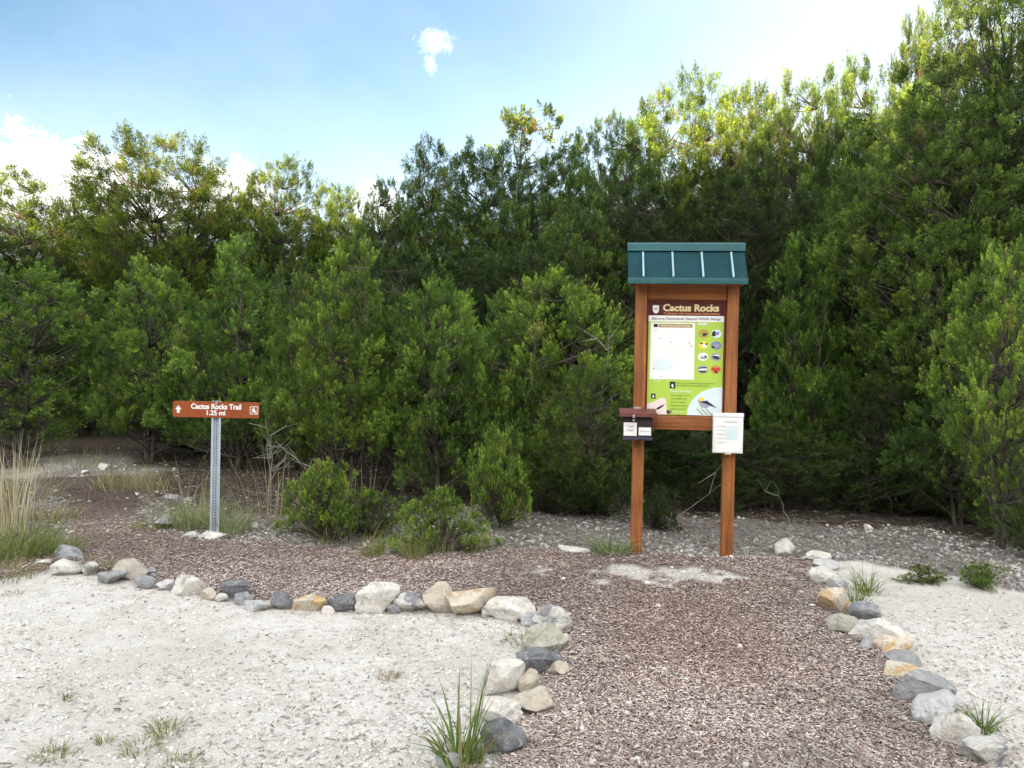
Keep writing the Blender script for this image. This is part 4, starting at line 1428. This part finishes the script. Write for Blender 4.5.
BR, MD, DK, YL, DD = (1.38, 1.42, 1.05), (.86, .92, .84), (.42, .47, .49), (1.02, 1.0, .66), (.28, .31, .33)  # YL adds golden sunlight to crown colour; DK and DD add wood shade
GF, GM_, GB, GR = 'young junipers along the clearing', 'junipers behind the kiosk', 'tall junipers on the skyline', 'junipers at the right edge'
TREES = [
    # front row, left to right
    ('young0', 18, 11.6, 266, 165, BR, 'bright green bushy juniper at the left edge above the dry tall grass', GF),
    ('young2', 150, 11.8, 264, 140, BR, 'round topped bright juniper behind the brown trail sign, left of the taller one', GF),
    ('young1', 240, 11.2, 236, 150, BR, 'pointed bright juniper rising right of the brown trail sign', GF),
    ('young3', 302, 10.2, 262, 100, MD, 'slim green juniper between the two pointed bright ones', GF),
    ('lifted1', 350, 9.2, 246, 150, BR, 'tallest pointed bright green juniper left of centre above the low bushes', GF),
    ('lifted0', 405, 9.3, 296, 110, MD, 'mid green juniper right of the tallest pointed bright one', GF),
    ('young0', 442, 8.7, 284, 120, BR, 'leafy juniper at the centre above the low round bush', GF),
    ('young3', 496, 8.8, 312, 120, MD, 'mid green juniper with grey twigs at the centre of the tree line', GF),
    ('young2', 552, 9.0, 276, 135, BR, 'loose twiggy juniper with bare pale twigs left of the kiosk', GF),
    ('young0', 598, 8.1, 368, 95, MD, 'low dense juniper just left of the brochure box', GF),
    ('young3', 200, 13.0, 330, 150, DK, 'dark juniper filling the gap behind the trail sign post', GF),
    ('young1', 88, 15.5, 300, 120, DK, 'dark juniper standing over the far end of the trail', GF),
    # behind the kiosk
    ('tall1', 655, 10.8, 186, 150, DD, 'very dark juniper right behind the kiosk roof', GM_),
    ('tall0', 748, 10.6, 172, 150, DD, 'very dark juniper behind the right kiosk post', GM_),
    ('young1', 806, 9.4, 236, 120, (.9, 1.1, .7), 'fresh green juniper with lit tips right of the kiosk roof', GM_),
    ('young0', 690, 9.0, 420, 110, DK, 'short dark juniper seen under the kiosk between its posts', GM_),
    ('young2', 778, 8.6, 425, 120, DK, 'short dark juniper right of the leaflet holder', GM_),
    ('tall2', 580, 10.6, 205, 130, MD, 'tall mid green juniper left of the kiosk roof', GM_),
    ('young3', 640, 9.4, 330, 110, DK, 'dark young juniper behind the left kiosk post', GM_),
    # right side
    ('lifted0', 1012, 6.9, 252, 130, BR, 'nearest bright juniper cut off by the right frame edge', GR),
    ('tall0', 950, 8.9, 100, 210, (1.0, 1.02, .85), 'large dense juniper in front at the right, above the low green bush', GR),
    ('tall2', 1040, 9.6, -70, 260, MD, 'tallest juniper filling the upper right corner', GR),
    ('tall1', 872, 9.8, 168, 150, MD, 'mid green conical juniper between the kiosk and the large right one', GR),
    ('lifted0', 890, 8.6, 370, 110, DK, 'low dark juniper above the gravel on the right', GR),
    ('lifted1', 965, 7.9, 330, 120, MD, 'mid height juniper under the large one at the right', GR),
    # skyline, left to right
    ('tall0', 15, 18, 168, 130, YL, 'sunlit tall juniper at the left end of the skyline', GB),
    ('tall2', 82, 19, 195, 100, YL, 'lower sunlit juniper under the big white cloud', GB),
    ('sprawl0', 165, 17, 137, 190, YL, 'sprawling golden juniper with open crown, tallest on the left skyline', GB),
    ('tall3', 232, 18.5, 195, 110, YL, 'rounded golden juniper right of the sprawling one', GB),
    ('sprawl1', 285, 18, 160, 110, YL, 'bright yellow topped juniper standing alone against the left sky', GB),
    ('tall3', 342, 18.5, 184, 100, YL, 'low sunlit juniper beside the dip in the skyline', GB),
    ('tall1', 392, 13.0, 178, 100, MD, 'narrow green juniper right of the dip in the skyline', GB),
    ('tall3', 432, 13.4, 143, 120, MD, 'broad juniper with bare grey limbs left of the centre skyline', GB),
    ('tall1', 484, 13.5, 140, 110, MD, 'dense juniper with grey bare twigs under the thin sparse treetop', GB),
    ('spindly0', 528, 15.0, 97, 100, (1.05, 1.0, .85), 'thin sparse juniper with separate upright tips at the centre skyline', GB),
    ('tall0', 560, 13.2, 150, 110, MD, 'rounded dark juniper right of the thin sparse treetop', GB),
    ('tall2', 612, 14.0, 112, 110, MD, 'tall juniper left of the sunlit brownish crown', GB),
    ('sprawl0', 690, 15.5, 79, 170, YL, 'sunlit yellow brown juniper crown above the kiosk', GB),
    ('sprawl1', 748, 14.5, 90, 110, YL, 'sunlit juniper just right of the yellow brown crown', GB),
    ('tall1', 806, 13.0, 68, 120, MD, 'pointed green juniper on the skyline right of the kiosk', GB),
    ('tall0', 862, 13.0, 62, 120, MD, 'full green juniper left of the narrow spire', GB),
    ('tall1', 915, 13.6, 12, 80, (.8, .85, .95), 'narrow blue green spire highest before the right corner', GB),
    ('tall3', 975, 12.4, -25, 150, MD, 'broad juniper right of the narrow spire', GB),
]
for row in TREES:
    tree(*row)
# trees deeper in the wood that only close its gaps
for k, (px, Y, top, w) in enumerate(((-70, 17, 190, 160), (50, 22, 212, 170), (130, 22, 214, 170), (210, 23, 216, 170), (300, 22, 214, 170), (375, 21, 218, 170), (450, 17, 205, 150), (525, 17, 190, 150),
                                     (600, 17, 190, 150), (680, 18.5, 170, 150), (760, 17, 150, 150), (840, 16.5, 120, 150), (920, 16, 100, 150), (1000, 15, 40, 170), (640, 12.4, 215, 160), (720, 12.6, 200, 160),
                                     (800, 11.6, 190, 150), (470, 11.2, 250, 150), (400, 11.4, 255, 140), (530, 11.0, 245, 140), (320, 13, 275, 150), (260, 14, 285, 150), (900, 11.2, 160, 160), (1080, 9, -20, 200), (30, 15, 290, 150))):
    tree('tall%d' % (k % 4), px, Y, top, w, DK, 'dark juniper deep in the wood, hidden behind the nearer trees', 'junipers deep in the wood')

GS = 'low juniper bushes along the trail'
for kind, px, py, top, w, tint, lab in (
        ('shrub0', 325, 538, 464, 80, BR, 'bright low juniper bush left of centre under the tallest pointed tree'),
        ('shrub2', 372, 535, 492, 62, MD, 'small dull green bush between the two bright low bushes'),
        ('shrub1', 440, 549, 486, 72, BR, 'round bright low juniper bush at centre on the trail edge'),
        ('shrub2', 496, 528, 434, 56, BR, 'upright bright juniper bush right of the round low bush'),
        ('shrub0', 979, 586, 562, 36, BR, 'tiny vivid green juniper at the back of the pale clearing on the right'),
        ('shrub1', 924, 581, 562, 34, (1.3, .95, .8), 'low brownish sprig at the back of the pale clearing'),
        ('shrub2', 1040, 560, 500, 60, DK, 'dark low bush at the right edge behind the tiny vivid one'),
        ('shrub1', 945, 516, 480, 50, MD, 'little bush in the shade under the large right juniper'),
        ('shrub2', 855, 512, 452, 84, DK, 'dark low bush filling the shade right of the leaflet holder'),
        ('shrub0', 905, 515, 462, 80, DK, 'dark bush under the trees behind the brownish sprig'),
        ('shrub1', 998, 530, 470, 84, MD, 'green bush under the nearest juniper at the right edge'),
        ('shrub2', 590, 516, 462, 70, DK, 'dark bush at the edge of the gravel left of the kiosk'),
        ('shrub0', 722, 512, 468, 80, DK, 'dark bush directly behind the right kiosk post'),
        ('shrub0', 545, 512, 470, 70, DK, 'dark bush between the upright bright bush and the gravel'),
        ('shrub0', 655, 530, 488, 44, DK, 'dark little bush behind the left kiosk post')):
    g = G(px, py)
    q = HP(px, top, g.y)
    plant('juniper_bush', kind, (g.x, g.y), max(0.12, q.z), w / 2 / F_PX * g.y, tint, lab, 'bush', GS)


# bare dead branches standing and lying among the trees
def dead_branch(px, py, H, lean, seed, label, nbr=12):
    r_ = np.random.default_rng(seed)
    ac = Acc()
    t = np.linspace(0, 1, 9)
    pts = np.stack([lean[0] * t + np.cumsum(r_.normal(0, .02, 9)), lean[1] * t + np.cumsum(r_.normal(0, .02, 9)), -0.05 + H * t], -1)
    ac.tube(pts, np.linspace(0.009, 0.002, 9) * (1 if nbr > 1 else .45), 6)
    for _ in range(nbr):
        q = pts[r_.integers(2, 9)]
        e = q + unit(r_.normal(0, .6, 3) + np.array([lean[0], lean[1], .9])) * r_.uniform(.15, .45)
        m_ = (q + e) / 2 + r_.normal(0, .03, 3)
        ac.tube(np.array([q, m_, e]), np.array([.004, .003, .001]), 4)
        e2 = m_ + unit(r_.normal(0, 1, 3)) * .2
        ac.tube(np.array([m_, (m_ + e2) / 2, e2]), np.array([.004, .003, .001]), 4)
    v, f = ac.arrays()
    o = link('dead_branch', np_mesh('dead_branch', v, f, [M_DEAD], None, True))
    g = G(px, py)
    o.location = (g.x, g.y, h1(g.x, g.y))
    tag(o, label, 'dead branch', 'bare dead branches among the junipers')


M_DEAD = worn('weathered_dead_wood', (0.26, 0.24, 0.215), 0.9, 0.3, 12)
dead_branch(372, 526, 0.62, (-0.6, -0.1), 1, 'pale bare branches between the two bright low bushes')
dead_branch(588, 512, 1.75, (0.15, -0.2), 2, 'tall bare pale twigs reaching up left of the kiosk')
dead_branch(262, 528, 0.9, (0.15, 0.0), 3, 'thin grey bare stems right of the trail sign')
dead_branch(793, 538, 0.55, (-0.12, 0.05), 4, 'single bare stem beside the lone pale upright stone', 1)
dead_branch(655, 532, 0.55, (0.7, 0.0), 5, 'arching bare twig low between the kiosk posts', 1)
dead_branch(962, 512, 0.5, (-0.25, 0), 6, 'grey dead limb in the shade under the right junipers')


# ------------------------------------------------------------------ grass
def grass(px, py, n, Lr, spread, lean, w, cols, label, group, seed, cat='grass tuft', seg=5, name='grass_tuft'):
    r_ = np.random.default_rng(seed)
    g = G(px, py)
    a = r_.random(n) * 2 * PI
    rr = spread * np.sqrt(r_.random(n))
    bx, by = rr * np.cos(a), rr * np.sin(a)
    L = Lr[0] + (Lr[1] - Lr[0]) * r_.random(n)
    a2 = a + r_.normal(0, .7, n)
    ln = np.abs(r_.normal(lean, lean * .5, n))
    t = np.linspace(0, 1, seg)
    out_ = (ln[:, None] * (0.35 * t + 0.65 * t[None] ** 2)) * L[:, None]
    z = L[:, None] * (t - 0.35 * np.minimum(ln, 1.4)[:, None] * t ** 2.2)
    cx = bx[:, None] + np.cos(a2)[:, None] * out_
    cy = by[:, None] + np.sin(a2)[:, None] * out_
    wv = w * (0.7 + .6 * r_.random(n))[:, None] * (1 - t[None] ** 1.6 * .93)
    fa = r_.random(n) * PI
    sx, sy = np.cos(fa)[:, None] * wv, np.sin(fa)[:, None] * wv
    v = np.stack([np.stack([cx - sx, cy - sy, z - .01], -1), np.stack([cx + sx, cy + sy, z - .01], -1)], 2)   # n, seg, 2, 3
    base = (np.arange(n) * seg * 2)[:, None]
    j = np.arange(seg - 1)[None] * 2
    f = np.stack([base + j, base + j + 1, base + j + 3, base + j + 2], -1).reshape(-1, 4)
    ca = np.array(cols)
    c = ca[r_.integers(len(ca), size=n)] * (0.75 + .5 * r_.random((n, 1)))
    c = np.repeat(c, seg * 2, 0)
    o = link(name, np_mesh(name, v.reshape(-1, 3), f, [M_GRASS], c, True))
    o.location = (g.x, g.y, h1(g.x, g.y))
    return tag(o, label, cat, group)


GRN = [(.10, .17, .035), (.13, .20, .05), (.17, .23, .07)]
YGR = [(.20, .22, .07), (.15, .19, .05), (.30, .27, .13)]
DRY = [(.42, .36, .24), (.33, .28, .19), (.25, .22, .14)]
FEATHER = [(.24, .30, .14), (.20, .26, .11), (.30, .33, .18), (.36, .34, .22)]
STRAW = [(.55, .49, .37), (.48, .42, .31), (.62, .57, .46)]
GG, GD, GT = 'green grass clumps', 'dry grass wisps on the pale clearing', 'grasses along the tree line'
grass(462, 763, 44, (.16, .40), .075, .55, .0058, GRN + [(.34, .29, .15)], 'tall green bunch grass in front of the stones at the bottom', GG, 1)
grass(455, 765, 60, (.06, .18), .09, 1.1, .004, DRY + YGR, 'matted dry thatch at the foot of the tall bunch grass', GG, 37)
grass(470, 762, 7, (.42, .52), .03, .14, .0042, GRN[:2], 'few longest upright blades rising from the bunch grass at the bottom', GG, 2)
grass(12, 535, 80, (.6, 1.0), .15, .16, .0045, STRAW, 'tall straw coloured dry grass at the left edge', GT, 3)
grass(12, 556, 420, (.22, .42), .30, .7, .0032, YGR + GRN, 'low green grass at the foot of the dry straw grass', GT, 4)
grass(58, 556, 160, (.12, .28), .16, .8, .003, YGR + GRN, 'small green grass patch right of the low green grass', GT, 5)
grass(8, 575, 120, (.10, .22), .22, .8, .003, YGR, 'yellowish grass fringe on the sand at the left edge', GT, 55)
grass(100, 571, 70, (.08, .18), .10, .8, .003, YGR, 'pale grass tuft growing between the border stones', GG, 6)
grass(196, 528, 460, (.18, .42), .20, .6, .0022, FEATHER, 'feathery green grass left of the sign post', GT, 7)
grass(230, 534, 320, (.18, .38), .17, .6, .0022, FEATHER, 'feathery green grass right of the sign post', GT, 8)
grass(180, 520, 46, (.5, .9), .3, .35, .0028, DRY, 'tall thin dry stalks behind the sign post', GT, 9)
grass(272, 527, 60, (.4, .95), .3, .4, .0028, DRY, 'tall dry stalks right of the trail sign', GT, 10)
grass(150, 530, 120, (.10, .2), .16, .8, .003, YGR, 'low grass round the flat grey boulder left of the sign', GT, 11)
grass(372, 556, 140, (.10, .22), .09, .6, .0028, YGR, 'yellow green tuft at the trail edge below the low bushes', GT, 12)
grass(412, 558, 130, (.12, .26), .09, .5, .0028, YGR, 'yellow green tuft left of the round low bush foot', GT, 13)
grass(475, 552, 60, (.12, .26), .09, .5, .0028, YGR + DRY, 'thin tuft right of the round low bush foot', GT, 14)
grass(432, 552, 90, (.14, .3), .2, .5, .0028, DRY + YGR, 'dry grass fringe under the round low bush', GT, 15)
grass(360, 530, 24, (.5, .8), .12, .18, .003, DRY, 'upright dry stalks in front of the dark gap at centre', GT, 16)
grass(612, 554, 200, (.12, .26), .14, .9, .0032, [(.16, .22, .09), (.20, .25, .12)], 'spreading green grass beside the left kiosk post', GG, 17)
grass(866, 592, 90, (.10, .24), .08, .6, .003, GRN + YGR, 'green grass behind the upright orange stone', GG, 18)
grass(855, 600, 60, (.08, .16), .06, .6, .003, GRN, 'short green grass left of the dark rounded stone', GG, 19)
grass(984, 734, 60, (.08, .19), .035, .8, .0034, GRN, 'green grass tuft beside the sharp white stone', GG, 20)
grass(388, 676, 60, (.03, .09), .05, .7, .002, DRY, 'dry grey wisp in the middle of the pale clearing', GD, 21)
grass(168, 730, 110, (.04, .10), .07, .9, .002, DRY + YGR, 'dry green wisp on the pale clearing, right of a wider one', GD, 22)
grass(143, 747, 110, (.03, .08), .08, 1.0, .002, DRY + YGR, 'wide flat dry wisp on the pale clearing', GD, 23)
grass(182, 768, 110, (.03, .08), .08, .9, .002, DRY + YGR, 'dry wisp at the bottom edge of the pale clearing', GD, 24)
grass(56, 757, 80, (.03, .08), .06, .9, .002, YGR, 'yellow green wisp near the lower left corner', GD, 25)
grass(105, 742, 40, (.03, .08), .03, .6, .002, YGR, 'tiny upright green sprig on the pale clearing', GD, 26)
grass(66, 700, 26, (.03, .08), .025, .4, .002, YGR, 'thin green sprig on the pale clearing far from the others', GD, 27)
grass(520, 642, 60, (.04, .10), .10, .7, .0024, YGR, 'short yellow green grass inside the corner of the stone border', GD, 28)
grass(540, 655, 50, (.05, .11), .06, .6, .0024, GRN + YGR, 'green blades growing against the lichen stone', GG, 29)
grass(12, 594, 40, (.03, .08), .06, .9, .002, DRY, 'dry wisp on the sand at the left edge', GD, 30)
grass(350, 538, 160, (.15, .35), .35, .6, .003, DRY + YGR, 'dry grass under the bright low bush left of centre', GT, 31)
grass(130, 490, 200, (.2, .4), .4, .6, .003, YGR + DRY, 'grass beside the far bend of the trail', GT, 32)
grass(70, 466, 160, (.15, .35), .7, .6, .004, YGR + DRY, 'weeds on the pale ground beyond the end of the trail', GT, 34)
grass(118, 486, 120, (.15, .3), .3, .6, .003, YGR + DRY, 'weeds on the inner side of the trail bend', GT, 35)
grass(48, 520, 160, (.12, .28), .25, .7, .003, YGR + DRY, 'rough grass between the straw clump and the trail', GT, 36)
grass(20, 500, 120, (.3, .5), .4, .6, .003, YGR + DRY, 'rough grass behind the straw coloured clump', GT, 33)

cam_d.dof.use_dof = False
